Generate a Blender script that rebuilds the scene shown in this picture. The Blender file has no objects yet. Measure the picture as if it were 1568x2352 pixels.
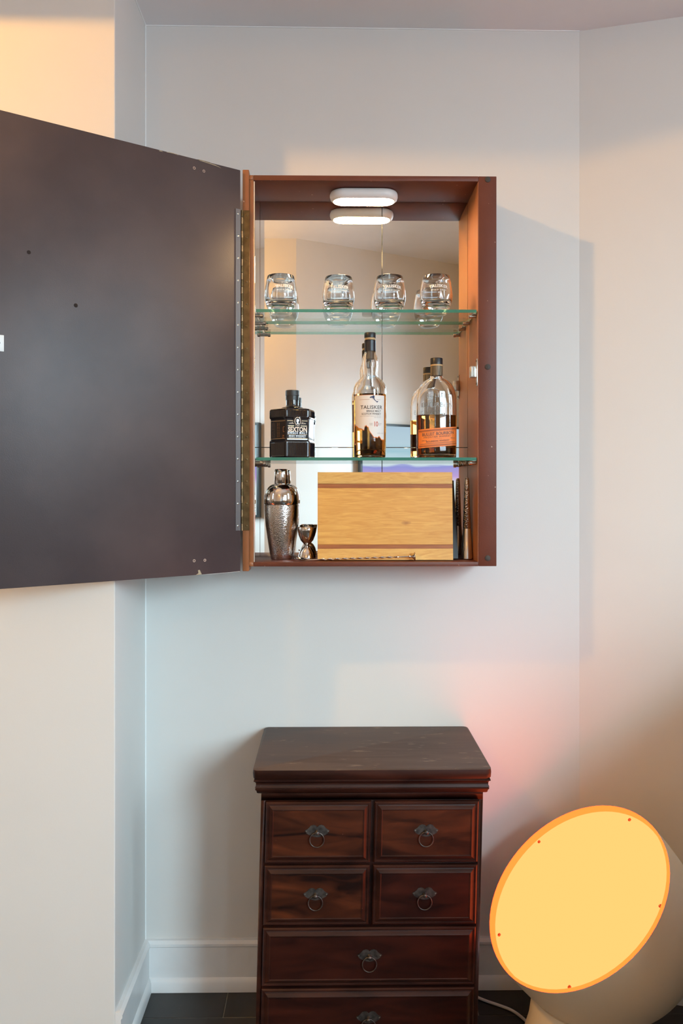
import bpy, bmesh, math, random
from mathutils import Vector, Matrix
random.seed(7)
PI = math.pi
scene = bpy.context.scene
C = scene.collection

# ---------------------------------------------------------------- camera
FPX, FW, FH = 1925.0, 1568.0, 2352.0
cam_data = bpy.data.cameras.new('camera')
cam_data.sensor_fit = 'HORIZONTAL'
cam_data.sensor_width = 24.0
cam_data.lens = 24.0 * FPX / FW
cam_data.shift_y = -(FH / 2 - 1120) / FW * 1.0
cam_data.clip_start = 0.02
cam = bpy.data.objects.new('camera', cam_data)
C.objects.link(cam)
cam.location = (0, -2.08, 1.24)
YAW = math.atan(27 / FPX)
cam.rotation_euler = (PI / 2, 0, -YAW)
scene.camera = cam

# ---------------------------------------------------------------- world and exposure
world = bpy.data.worlds.new('world')
scene.world = world
world.use_nodes = True
SKY_STRENGTH = 37.0
SKY_COLOR = (0.67, 0.91, 1.04)
GROUND_COLOR = (0.27, 0.30, 0.34)
wn, wl = world.node_tree.nodes, world.node_tree.links
bg = wn['Background']
bg.inputs[1].default_value = SKY_STRENGTH
w_tc = wn.new('ShaderNodeTexCoord'); w_sep = wn.new('ShaderNodeSeparateXYZ')
wl.new(w_tc.outputs['Generated'], w_sep.inputs[0])
w_cr = wn.new('ShaderNodeValToRGB')          # overcast sky above the horizon, darker ground below
w_mr = wn.new('ShaderNodeMapRange'); w_mr.inputs['From Min'].default_value = -1.0; w_mr.inputs['From Max'].default_value = 1.0
wl.new(w_sep.outputs['Z'], w_mr.inputs['Value']); wl.new(w_mr.outputs['Result'], w_cr.inputs[0])
w_cr.color_ramp.elements[0].position = 0.48; w_cr.color_ramp.elements[0].color = (*GROUND_COLOR, 1)
w_cr.color_ramp.elements[1].position = 0.58; w_cr.color_ramp.elements[1].color = (*SKY_COLOR, 1)
wl.new(w_cr.outputs[0], bg.inputs[0])
scene.view_settings.view_transform = 'Standard'
scene.view_settings.look = 'None'
scene.view_settings.exposure = 0.0
scene.view_settings.gamma = 1.0
scene.view_settings.use_curve_mapping = False
cy = scene.cycles
cy.max_bounces = 10
cy.diffuse_bounces = 4
cy.glossy_bounces = 6
cy.transmission_bounces = 10
cy.transparent_max_bounces = 16
cy.use_adaptive_sampling = True
cy.adaptive_threshold = 0.04
cy.sample_clamp_indirect = 6.0
cy.blur_glossy = 0.3

# portals in the window openings: the sky's light enters there
for loc_, w_, h_, fac_ in (((1.752, -3.148, 1.70), 0.85, 1.4, (-1, 1, 0)), ((2.25, -1.70, 2.05), 0.36, 1.1, (-1, 0, 0)), ((1.25, -4.40, 1.65), 0.54, 1.3, (-1, 0, 0))):
    ld = bpy.data.lights.new('window_daylight', 'AREA')
    ld.shape = 'RECTANGLE'; ld.size, ld.size_y = w_, h_
    ld.cycles.is_portal = True
    o = bpy.data.objects.new('window_daylight', ld); C.objects.link(o)
    o.location = loc_
    o.rotation_euler = Vector(fac_).to_track_quat('-Z', 'Y').to_euler()
BULB_STRENGTH = 2250.0
REAR_STRENGTH = 450.0
BULB_COLOR = (1.0, 0.50, 0.10)
LED_STRENGTH = 165.0
LED_COLOR = (1.0, 0.66, 0.32)
LAMP_EMIT = (5.0, 0.67, 0.19)

# ---------------------------------------------------------------- helpers
def worldpos(o):
    v = Vector((0, 0, 0))
    while o is not None:
        v = v + o.location
        o = o.parent
    return v

def tag(o, label=None, cat=None, group=None, kind=None):
    if label: o['label'] = label
    if cat: o['category'] = cat
    if group: o['group'] = group
    if kind: o['kind'] = kind
    return o

def thing(name, label, cat, loc, group=None):
    o = bpy.data.objects.new(name, None)
    o.empty_display_size = 0.05
    C.objects.link(o)
    o.location = loc
    return tag(o, label, cat, group)

class MB:
    """collects verts and faces in world coordinates, builds ONE mesh object"""
    def __init__(self):
        self.v = []; self.f = []; self.m = []
    def add(self, vs, fs, mi=0):
        b = len(self.v)
        self.v += [Vector(p) for p in vs]
        for q in fs:
            self.f.append([b + i for i in q]); self.m.append(mi)
        return self
    def box(self, x0, x1, y0, y1, z0, z1, mi=0):
        vs = [(x0,y0,z0),(x1,y0,z0),(x1,y1,z0),(x0,y1,z0),(x0,y0,z1),(x1,y0,z1),(x1,y1,z1),(x0,y1,z1)]
        return self.add(vs, [(0,3,2,1),(4,5,6,7),(0,1,5,4),(1,2,6,5),(2,3,7,6),(3,0,4,7)], mi)
    def loft(self, rings, closed=True, cap0=True, cap1=True, mi=0):
        n = len(rings[0]); vs = [p for r in rings for p in r]; fs = []
        for i in range(len(rings) - 1):
            for j in range(n if closed else n - 1):
                k = (j + 1) % n
                fs.append((i*n+j, i*n+k, (i+1)*n+k, (i+1)*n+j))
        if cap0: fs.append(tuple(reversed(range(n))))
        if cap1: fs.append(tuple((len(rings)-1)*n + j for j in range(n)))
        return self.add(vs, fs, mi)
    def lathe(self, prof, c=(0,0,0), n=32, mi=0, cap0=True, cap1=True, xf=None):
        rings = []
        for r, z in prof:
            ring = []
            for k in range(n):
                a = 2*PI*k/n
                p = Vector((r*math.cos(a), r*math.sin(a), z))
                if xf is not None: p = xf @ p
                ring.append(p + Vector(c))
            rings.append(ring)
        return self.loft(rings, True, cap0, cap1, mi)
    def tube(self, path, r, n=10, mi=0, cap=True):
        path = [Vector(p) for p in path]; rings = []
        up = Vector((0, 0, 1))
        for i, p in enumerate(path):
            t = (path[min(i+1, len(path)-1)] - path[max(i-1, 0)]).normalized()
            a = up if abs(t.dot(up)) < 0.95 else Vector((1, 0, 0))
            s = t.cross(a).normalized(); q = s.cross(t).normalized()
            rr = r[i] if isinstance(r, (list, tuple)) else r
            rings.append([p + s*rr*math.cos(2*PI*k/n) + q*rr*math.sin(2*PI*k/n) for k in range(n)])
        return self.loft(rings, True, cap, cap, mi)
    def torus(self, c, R, r, xf=None, n=28, m=8, mi=0):
        rings = []
        for i in range(n):
            a = 2*PI*i/n; ring = []
            for j in range(m):
                b = 2*PI*j/m
                p = Vector(((R + r*math.cos(b))*math.cos(a), (R + r*math.cos(b))*math.sin(a), r*math.sin(b)))
                if xf is not None: p = xf @ p
                ring.append(p + Vector(c))
            rings.append(ring)
        rings.append(rings[0])
        return self.loft(rings, True, False, False, mi)
    def prism(self, poly, to3, d0, d1, mi=0):
        n = len(poly)
        vs = [to3(x, y, d0) for x, y in poly] + [to3(x, y, d1) for x, y in poly]
        fs = [tuple(range(n)), tuple(reversed(range(n, 2*n)))]
        fs += [(i, i+n, (i+1) % n + n, (i+1) % n) for i in range(n)]
        return self.add(vs, fs, mi)
    def map(self, fn):
        self.v = [Vector(fn(p)) for p in self.v]; return self
    def build(self, name, mat, parent=None, bevel=0.0, smooth=40, loc=None, recalc=True, seg=2, merge=True):
        org = Vector(loc) if loc is not None else (worldpos(parent) if parent is not None else Vector((0,0,0)))
        me = bpy.data.meshes.new(name)
        bm = bmesh.new()
        bv = [bm.verts.new(p - org) for p in self.v]
        for q, mi in zip(self.f, self.m):
            try:
                f = bm.faces.new([bv[i] for i in q]); f.material_index = mi
            except ValueError:
                pass
        if merge: bmesh.ops.remove_doubles(bm, verts=bm.verts, dist=1e-6)
        if recalc: bmesh.ops.recalc_face_normals(bm, faces=bm.faces)
        if bevel > 0:
            es = [e for e in bm.edges if len(e.link_faces) == 2 and e.calc_face_angle(0) > 0.6]
            bmesh.ops.bevel(bm, geom=es, offset=bevel, segments=seg, profile=0.5, affect='EDGES', clamp_overlap=True)
        bm.to_mesh(me); bm.free()
        for mt in (mat if isinstance(mat, (list, tuple)) else [mat]):
            me.materials.append(mt)
        if smooth:
            me.shade_smooth()
            me.set_sharp_from_angle(angle=math.radians(smooth))
        o = bpy.data.objects.new(name, me)
        C.objects.link(o)
        if parent is not None:
            o.parent = parent
            o.location = org - worldpos(parent)
        else:
            o.location = org
        return o

def copy_tree(o, parent=None):
    c = o.copy(); C.objects.link(c); c.parent = parent
    for ch in list(o.children): copy_tree(ch, c)
    return c

def text_geo(body, size, align='CENTER', bold=0.0, space=1.0, sx=1.0, ext=0.0):
    cu = bpy.data.curves.new('t', 'FONT')
    cu.body = body; cu.size = size; cu.align_x = align; cu.align_y = 'CENTER'
    cu.offset = bold * size; cu.space_character = space; cu.resolution_u = 3; cu.extrude = ext
    ob = bpy.data.objects.new('t', cu); C.objects.link(ob)
    dg = bpy.context.evaluated_depsgraph_get()
    me = ob.evaluated_get(dg).to_mesh()
    vs = [(v.co.x * sx, v.co.y, v.co.z) if ext else (v.co.x * sx, v.co.y) for v in me.vertices]
    fs = [tuple(p.vertices) for p in me.polygons]
    ob.evaluated_get(dg).to_mesh_clear()
    bpy.data.objects.remove(ob); bpy.data.curves.remove(cu)
    return vs, fs

# ---------------------------------------------------------------- materials
def mat(name, col, rough=0.5, metal=0.0, **kw):
    m = bpy.data.materials.new(name); m.use_nodes = True
    b = m.node_tree.nodes['Principled BSDF']
    b.inputs['Base Color'].default_value = (*col, 1)
    b.inputs['Roughness'].default_value = rough
    b.inputs['Metallic'].default_value = metal
    for k, v in kw.items():
        b.inputs[k.replace('_', ' ')].default_value = v
    return m

def nodes(m):
    nt = m.node_tree
    return nt, nt.nodes, nt.links, nt.nodes['Principled BSDF']

def add_noise(m, c0, c1, scale=(1, 1, 1), nscale=20, detail=6, lo=0.35, hi=0.65, dist=0.0, bump=0.0, bscale=None, rough=None):
    nt, N, L, b = nodes(m)
    tc = N.new('ShaderNodeTexCoord'); mp = N.new('ShaderNodeMapping')
    mp.inputs['Scale'].default_value = scale
    L.new(tc.outputs['Object'], mp.inputs['Vector'])
    nz = N.new('ShaderNodeTexNoise'); nz.inputs['Scale'].default_value = nscale
    nz.inputs['Detail'].default_value = detail; nz.inputs['Distortion'].default_value = dist
    L.new(mp.outputs['Vector'], nz.inputs['Vector'])
    cr = N.new('ShaderNodeValToRGB')
    cr.color_ramp.elements[0].position = lo; cr.color_ramp.elements[0].color = (*c0, 1)
    cr.color_ramp.elements[1].position = hi; cr.color_ramp.elements[1].color = (*c1, 1)
    L.new(nz.outputs['Fac'], cr.inputs['Fac'])
    L.new(cr.outputs['Color'], b.inputs['Base Color'])
    if bump:
        bp = N.new('ShaderNodeBump'); bp.inputs['Strength'].default_value = bump; bp.inputs['Distance'].default_value = 0.002
        if bscale:
            n2 = N.new('ShaderNodeTexNoise'); n2.inputs['Scale'].default_value = bscale; n2.inputs['Detail'].default_value = 3
            L.new(tc.outputs['Object'], n2.inputs['Vector']); L.new(n2.outputs['Fac'], bp.inputs['Height'])
        else:
            L.new(nz.outputs['Fac'], bp.inputs['Height'])
        L.new(bp.outputs['Normal'], b.inputs['Normal'])
    if rough:
        mr = N.new('ShaderNodeMapRange'); mr.inputs['To Min'].default_value = rough[0]; mr.inputs['To Max'].default_value = rough[1]
        L.new(nz.outputs['Fac'], mr.inputs['Value']); L.new(mr.outputs['Result'], b.inputs['Roughness'])
    return m

def specks(m, col, scale=140, thresh=0.72, stretch=(1, 1, 1), soft=0.02):
    """small scattered chips or dust marks mixed over the existing base colour"""
    nt, N, L, b = nodes(m)
    src = b.inputs['Base Color'].links[0].from_socket if b.inputs['Base Color'].links else None
    tc = N.new('ShaderNodeTexCoord'); mp = N.new('ShaderNodeMapping'); mp.inputs['Scale'].default_value = stretch
    L.new(tc.outputs['Object'], mp.inputs['Vector'])
    nz = N.new('ShaderNodeTexNoise'); nz.inputs['Scale'].default_value = scale; nz.inputs['Detail'].default_value = 4
    L.new(mp.outputs['Vector'], nz.inputs['Vector'])
    cr = N.new('ShaderNodeValToRGB')
    cr.color_ramp.elements[0].position = thresh; cr.color_ramp.elements[0].color = (0, 0, 0, 1)
    cr.color_ramp.elements[1].position = thresh + soft; cr.color_ramp.elements[1].color = (1, 1, 1, 1)
    L.new(nz.outputs['Fac'], cr.inputs['Fac'])
    mx = N.new('ShaderNodeMixRGB')
    if src is not None: L.new(src, mx.inputs['Color1'])
    else: mx.inputs['Color1'].default_value = b.inputs['Base Color'].default_value
    mx.inputs['Color2'].default_value = (*col, 1)
    L.new(cr.outputs['Color'], mx.inputs['Fac'])
    L.new(mx.outputs['Color'], b.inputs['Base Color'])
    return m

def emit(name, col, strength):
    m = bpy.data.materials.new(name); m.use_nodes = True
    N = m.node_tree.nodes; N.clear()
    e = N.new('ShaderNodeEmission'); e.inputs[0].default_value = (*col, 1); e.inputs[1].default_value = strength
    o = N.new('ShaderNodeOutputMaterial'); m.node_tree.links.new(e.outputs[0], o.inputs[0])
    return m

def thin_glass(name, tint, gloss=1.0):
    m = bpy.data.materials.new(name); m.use_nodes = True
    N = m.node_tree.nodes; L = m.node_tree.links; N.clear()
    t = N.new('ShaderNodeBsdfTransparent'); t.inputs[0].default_value = (*tint, 1)
    g = N.new('ShaderNodeBsdfGlossy'); g.inputs['Roughness'].default_value = 0.0
    fr = N.new('ShaderNodeFresnel')
    ge = N.new('ShaderNodeNewGeometry'); mr = N.new('ShaderNodeMapRange')   # same reflectance from both sides of the sheet
    mr.inputs['To Min'].default_value = 1.5; mr.inputs['To Max'].default_value = 1 / 1.5
    L.new(ge.outputs['Backfacing'], mr.inputs['Value']); L.new(mr.outputs['Result'], fr.inputs[0])
    mx = N.new('ShaderNodeMixShader'); o = N.new('ShaderNodeOutputMaterial')
    L.new(fr.outputs[0], mx.inputs[0]); L.new(t.outputs[0], mx.inputs[1]); L.new(g.outputs[0], mx.inputs[2]); L.new(mx.outputs[0], o.inputs[0])
    return m

WALLC = (0.70, 0.675, 0.645)
M = {}
M['wall'] = add_noise(mat('wall_paint', WALLC, 0.62), tuple(c*0.985 for c in WALLC), tuple(min(1, c*1.01) for c in WALLC), nscale=3, bump=0.05, bscale=260)
M['ceiling'] = add_noise(mat('ceiling_paint', (0.78, 0.77, 0.78), 0.8), (0.87, 0.86, 0.88), (0.90, 0.89, 0.91), nscale=4, bump=0.05, bscale=200)
M['trim'] = add_noise(mat('trim_paint', (0.78, 0.77, 0.76), 0.35), (0.74, 0.73, 0.72), (0.80, 0.79, 0.78), nscale=12)
M['caulk'] = mat('white_caulk', (0.85, 0.85, 0.84), 0.6)
M['grout'] = add_noise(mat('grout', (0.22, 0.20, 0.18), 0.9), (0.16, 0.15, 0.13), (0.26, 0.24, 0.21), nscale=60)
M['tile'] = specks(add_noise(mat('dark_tile', (0.02, 0.018, 0.017), 0.38), (0.012, 0.011, 0.010), (0.03, 0.026, 0.024), nscale=9, rough=(0.28, 0.5)), (0.16, 0.15, 0.14), 190, 0.71)
M['cab'] = specks(add_noise(mat('cabinet_paint', (0.17, 0.065, 0.04), 0.48, Specular_IOR_Level=0.35), (0.105, 0.028, 0.014), (0.135, 0.038, 0.020), nscale=7, bump=0.12, bscale=420), (0.50, 0.34, 0.26), 130, 0.735)
M['cabin'] = add_noise(mat('cabinet_inside_paint', (0.25, 0.10, 0.05), 0.45), (0.27, 0.095, 0.034), (0.32, 0.115, 0.042), nscale=7, bump=0.1, bscale=420)
M['door'] = add_noise(mat('door_paint', (0.066, 0.046, 0.044), 0.42, Specular_IOR_Level=0.42), (0.050, 0.035, 0.036), (0.084, 0.058, 0.055), nscale=4, bump=0.08, bscale=500)
M['chip'] = add_noise(mat('bare_wood_chip', (0.42, 0.33, 0.22), 0.8), (0.36, 0.28, 0.18), (0.50, 0.42, 0.30), nscale=90)
M['hole'] = mat('screw_hole_wood', (0.42, 0.30, 0.24), 0.8)
M['holedark'] = mat('screw_hole_dark', (0.02, 0.012, 0.01), 0.9)
M['stilep'] = specks(add_noise(mat('stile_paint', (0.30, 0.11, 0.04), 0.4), (0.26, 0.095, 0.036), (0.33, 0.125, 0.046), nscale=9, bump=0.1, bscale=420), (0.62, 0.42, 0.3), 110, 0.74)
M['hinge'] = add_noise(mat('bronze_hinge', (0.12, 0.085, 0.045), 0.42, 1.0), (0.10, 0.07, 0.035), (0.17, 0.12, 0.06), nscale=60)
M['brass'] = mat('worn_brass', (0.30, 0.20, 0.11), 0.38, 1.0)
M['hingeleaf'] = mat('painted_hinge_leaf', (0.12, 0.105, 0.105), 0.42, 0.3)
M['screw'] = mat('screw_steel', (0.35, 0.32, 0.28), 0.35, 1.0)
M['nickel'] = mat('nickel', (0.62, 0.58, 0.52), 0.22, 1.0)
M['mirror'] = mat('mirror_silver', (0.91, 0.92, 0.91), 0.0, 1.0)
M['mirroredge'] = mat('mirror_edge', (0.10, 0.12, 0.11), 0.3)
M['rubber'] = mat('rubber_bumper', (0.045, 0.038, 0.034), 0.7)
M['whiteplastic'] = mat('white_plastic', (0.82, 0.79, 0.77), 0.4)
M['strike'] = mat('strike_plate_white', (0.78, 0.80, 0.80), 0.35)
M['led'] = emit('led_diffuser', LED_COLOR, LED_STRENGTH)
M['glass'] = mat('clear_glass', (0.99, 0.99, 0.985), 0.0, 0.0, Transmission_Weight=1.0, IOR=1.47)
M['shelf'] = thin_glass('shelf_glass', (0.965, 0.985, 0.975))
M['shelfedge'] = mat('shelf_glass_edge', (0.05, 0.25, 0.18), 0.12, 0.0, Transmission_Weight=0.35)
M['emboss'] = mat('embossed_glass', (0.86, 0.84, 0.80), 0.22, 0.0, Transmission_Weight=0.9, IOR=1.5)
M['etch'] = mat('etched_lettering', (0.86, 0.82, 0.76), 0.7)
def liquid(name, col):
    return mat(name, col, 0.0, 0.0, Transmission_Weight=1.0, IOR=1.36)
M['amber'] = liquid('whisky_amber', (0.90, 0.40, 0.09))
M['bourbon'] = liquid('bourbon_amber', (0.84, 0.31, 0.05))
M['black'] = mat('black_cap', (0.018, 0.018, 0.02), 0.38)
M['blackglass'] = mat('black_bottle_glass', (0.008, 0.008, 0.011), 0.10, 0.0, Coat_Weight=0.5)
M['foil'] = mat('black_foil', (0.02, 0.019, 0.024), 0.35)
M['gold'] = mat('gold_print', (0.62, 0.40, 0.20), 0.35, 0.4)
M['copperprint'] = mat('copper_print', (0.42, 0.19, 0.09), 0.35, 0.6)
M['labelwhite'] = mat('label_paper', (0.80, 0.74, 0.68), 0.6)
M['labelorange'] = mat('label_orange', (0.86, 0.22, 0.035), 0.55)
M['labelburnt'] = mat('label_burnt_orange', (0.36, 0.085, 0.02), 0.55)
M['inkdark'] = mat('ink_dark', (0.09, 0.07, 0.06), 0.6)
M['inkblue'] = mat('ink_blue', (0.02, 0.035, 0.11), 0.6)
M['inkred'] = mat('ink_red', (0.60, 0.10, 0.04), 0.6)
M['inkgrey'] = mat('ink_grey', (0.42, 0.37, 0.34), 0.6)
M['labelblack'] = mat('label_black', (0.016, 0.014, 0.016), 0.6, Specular_IOR_Level=0.25)
M['cream'] = mat('cream_print', (0.80, 0.66, 0.52), 0.5)
M['silverprint'] = mat('silver_print', (0.55, 0.54, 0.55), 0.35, 0.3)
M['cork'] = mat('cork_wood', (0.55, 0.36, 0.17), 0.6)
M['strip'] = add_noise(mat('paper_strip', (0.14, 0.10, 0.06), 0.5), (0.06, 0.045, 0.03), (0.26, 0.19, 0.11), scale=(60, 60, 4), nscale=6)
M['chrome'] = mat('chrome', (0.72, 0.68, 0.65), 0.07, 1.0)
M['muddler'] = mat('brushed_steel', (0.66, 0.61, 0.56), 0.22, 1.0)
M['maple'] = add_noise(mat('maple', (0.62, 0.33, 0.10), 0.45), (0.58, 0.26, 0.045), (0.72, 0.38, 0.085), scale=(1.6, 3, 16), nscale=9, dist=1.4, lo=0.3, hi=0.7)
M['maple2'] = add_noise(mat('maple_pale', (0.64, 0.38, 0.14), 0.45), (0.60, 0.29, 0.06), (0.74, 0.43, 0.12), scale=(2.2, 3, 13), nscale=8, dist=1.8, lo=0.3, hi=0.7)
def knot(m, c, col, rx, rz):
    nt, N, L, b = nodes(m)
    src = b.inputs['Base Color'].links[0].from_socket
    tc = N.new('ShaderNodeTexCoord'); mp = N.new('ShaderNodeMapping'); mp.vector_type = 'POINT'
    mp.inputs['Location'].default_value = (-c[0] / rx, 0, -c[1] / rz); mp.inputs['Scale'].default_value = (1 / rx, 0, 1 / rz)
    L.new(tc.outputs['Object'], mp.inputs[0])
    nz = N.new('ShaderNodeTexNoise'); nz.inputs['Scale'].default_value = 45
    L.new(tc.outputs['Object'], nz.inputs['Vector'])
    ln = N.new('ShaderNodeVectorMath'); ln.operation = 'LENGTH'; L.new(mp.outputs[0], ln.inputs[0])
    ad = N.new('ShaderNodeMath'); ad.operation = 'MULTIPLY_ADD'; ad.inputs[1].default_value = 0.9
    L.new(nz.outputs['Fac'], ad.inputs[0]); L.new(ln.outputs['Value'], ad.inputs[2])
    cr = N.new('ShaderNodeValToRGB'); cr.color_ramp.elements[0].position = 0.45; cr.color_ramp.elements[0].color = (0.8, 0.8, 0.8, 1)
    cr.color_ramp.elements[1].position = 1.0; cr.color_ramp.elements[1].color = (0, 0, 0, 1)
    sc = N.new('ShaderNodeMath'); sc.operation = 'MULTIPLY'; sc.inputs[1].default_value = 0.8
    L.new(ad.outputs[0], sc.inputs[0]); L.new(sc.outputs[0], cr.inputs[0])
    mx = N.new('ShaderNodeMixRGB'); L.new(src, mx.inputs['Color1']); mx.inputs['Color2'].default_value = (*col, 1)
    L.new(cr.outputs[0], mx.inputs['Fac']); L.new(mx.outputs[0], b.inputs['Base Color'])
knot(M['maple'], (0.050, 0.088), (0.30, 0.10, 0.02), 0.016, 0.007)
M['walnut'] = add_noise(mat('dark_stripe', (0.27, 0.085, 0.022), 0.45), (0.27, 0.070, 0.012), (0.36, 0.11, 0.022), scale=(2, 3, 30), nscale=9)
M['slate'] = add_noise(mat('black_slate', (0.012, 0.009, 0.009), 0.5), (0.009, 0.007, 0.007), (0.018, 0.014, 0.013), nscale=30)
M['endgrain'] = mat('end_grain', (0.50, 0.26, 0.10), 0.6)
def mahogany(name, c0, c1, rough=(0.3, 0.46), scale=(2.0, 2.0, 9.0)):
    m = mat(name, c0, 0.36, Specular_IOR_Level=0.28)
    add_noise(m, c0, c1, scale=scale, nscale=3.2, detail=8, dist=0.9, lo=0.32, hi=0.72, rough=rough)
    return m
M['mahog'] = specks(mahogany('mahogany', (0.009, 0.0022, 0.0015), (0.095, 0.022, 0.0065)), (0.2, 0.13, 0.10), 170, 0.76)
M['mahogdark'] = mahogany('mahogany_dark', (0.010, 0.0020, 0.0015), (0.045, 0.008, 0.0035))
M['mahogframe'] = specks(mahogany('mahogany_frame', (0.016, 0.0045, 0.003), (0.048, 0.013, 0.007)), (0.22, 0.14, 0.11), 210, 0.75)
M['mahogtop'] = specks(specks(mahogany('mahogany_top', (0.055, 0.036, 0.030), (0.095, 0.066, 0.055), rough=(0.42, 0.58), scale=(1.5, 8, 3)), (0.19, 0.135, 0.10), 24, 0.63, (1.0, 2.6, 1), 0.14), (0.45, 0.36, 0.3), 190, 0.765)
M['iron'] = add_noise(mat('aged_iron', (0.09, 0.08, 0.075), 0.45, 0.85), (0.06, 0.052, 0.05), (0.13, 0.115, 0.105), nscale=120)
M['lampshell'] = mat('lamp_shell', (0.86, 0.73, 0.55), 0.42)
M['lampface'] = emit('lamp_diffuser', LAMP_EMIT, 1.0)
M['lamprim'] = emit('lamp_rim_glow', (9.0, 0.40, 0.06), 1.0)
M['copper'] = mat('copper_screw', (0.50, 0.17, 0.06), 0.35, 0.7)
M['cord'] = mat('white_cord', (0.75, 0.72, 0.68), 0.5)
M['fabric'] = add_noise(mat('grey_fabric', (0.30, 0.28, 0.26), 0.9), (0.26, 0.24, 0.22), (0.34, 0.32, 0.30), nscale=180)
M['bezel'] = mat('tv_bezel', (0.03, 0.04, 0.045), 0.35)
M['bulb'] = emit('bulb_glow', BULB_COLOR, BULB_STRENGTH)
M['bulb2'] = emit('bulb_glow_rear', BULB_COLOR, REAR_STRENGTH)
M['winframe'] = mat('window_frame_paint', (0.8, 0.8, 0.8), 0.4)
M['pane'] = thin_glass('window_pane', (0.97, 0.985, 0.99))

# hammered chrome
def hammered(name, col, scale, strength, rough):
    m = mat(name, col, rough, 1.0)
    nt, N, L, b = nodes(m)
    tc = N.new('ShaderNodeTexCoord')
    vo = N.new('ShaderNodeTexVoronoi'); vo.inputs['Scale'].default_value = scale
    vo.feature = 'SMOOTH_F1'
    bp = N.new('ShaderNodeBump'); bp.inputs['Strength'].default_value = strength; bp.inputs['Distance'].default_value = 0.004
    L.new(tc.outputs['Object'], vo.inputs['Vector']); L.new(vo.outputs['Distance'], bp.inputs['Height']); L.new(bp.outputs['Normal'], b.inputs['Normal'])
    return m
M['hammer'] = hammered('hammered_chrome', (0.72, 0.67, 0.64), 560, 0.16, 0.09)
M['hammer2'] = hammered('hammered_steel', (0.66, 0.60, 0.54), 320, 0.5, 0.2)

# television picture: a flat procedural image of pale sky over violet haze
def tv_mat():
    m = bpy.data.materials.new('tv_picture'); m.use_nodes = True
    N = m.node_tree.nodes; L = m.node_tree.links; N.clear()
    tc = N.new('ShaderNodeTexCoord'); sp = N.new('ShaderNodeSeparateXYZ')
    L.new(tc.outputs['Generated'], sp.inputs[0])
    nz = N.new('ShaderNodeTexNoise'); nz.inputs['Scale'].default_value = 3.0
    mp = N.new('ShaderNodeMapping'); mp.inputs['Scale'].default_value = (0.6, 0.6, 3.0)
    L.new(tc.outputs['Generated'], mp.inputs[0]); L.new(mp.outputs[0], nz.inputs['Vector'])
    ad = N.new('ShaderNodeMath'); ad.operation = 'MULTIPLY_ADD'; ad.inputs[1].default_value = 0.14
    L.new(nz.outputs['Fac'], ad.inputs[0]); L.new(sp.outputs['Z'], ad.inputs[2])
    sb = N.new('ShaderNodeMath'); sb.operation = 'SUBTRACT'; sb.inputs[1].default_value = 0.07
    L.new(ad.outputs[0], sb.inputs[0])
    cr = N.new('ShaderNodeValToRGB'); e = cr.color_ramp.elements
    e[0].position = 0.0; e[0].color = (0.75, 0.9, 0.95, 1)
    e[1].position = 1.0; e[1].color = (0.50, 0.66, 0.78, 1)
    for p, c in ((0.33, (0.80, 0.93, 0.97, 1)), (0.42, (0.62, 0.42, 0.80, 1)), (0.55, (0.34, 0.36, 0.80, 1)), (0.575, (0.72, 0.86, 0.92, 1)), (0.7, (0.42, 0.66, 0.76, 1)), (0.8, (0.55, 0.72, 0.82, 1))):
        q = e.new(p); q.color = c
    L.new(sb.outputs[0], cr.inputs[0])
    em = N.new('ShaderNodeEmission'); em.inputs[1].default_value = 0.95
    L.new(cr.outputs[0], em.inputs[0])
    o = N.new('ShaderNodeOutputMaterial'); L.new(em.outputs[0], o.inputs[0])
    return m
M['tv'] = tv_mat()

# ================================================================ THE SETTING
def struct(mb, name, m, **kw):
    return tag(mb.build(name, m, **kw), kind='structure')

XL, XR = -3.6, 2.2            # far side walls
PX, PY = -0.4562, -0.292      # corner of the chimney breast
RX = 0.6216                   # where the back wall bends
RS = -0.306                   # slope of the bent wall
RY = RS * (XR - RX)
AX, AY = -0.277, -4.875         # corner of the rear walls
XP = 1.2
QS = -0.542
QY = AY + QS * (1.2 - AX)
LOW, HIGH, SOF = 2.382, 3.30, -0.567

struct(MB().box(PX, RX, 0, 0.10, 0, HIGH), 'wall_back', M['wall'], smooth=0)
mb = MB(); mb.prism([(RX, 0), (XR, RY), (XR, RY + 0.1), (RX, 0.1)], lambda x, y, d: (x, y, d), 0, HIGH)
struct(mb, 'wall_right', M['wall'], smooth=0)
struct(MB().box(XL, PX, PY, 0.10, 0, HIGH), 'wall_left', M['wall'], smooth=0, bevel=0.002)
struct(MB().box(XL - 0.1, XL, AY - 0.1, PY, 0, HIGH), 'wall_far_left', M['wall'], smooth=0)
mb = MB(); mb.prism([(XL, AY), (AX, AY), (XP, QY), (XP, QY - 0.1), (AX, AY - 0.1), (XL, AY - 0.1)], lambda x, y, d: (x, y, d), 0, HIGH)
struct(mb, 'wall_rear', M['wall'], smooth=0)
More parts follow.
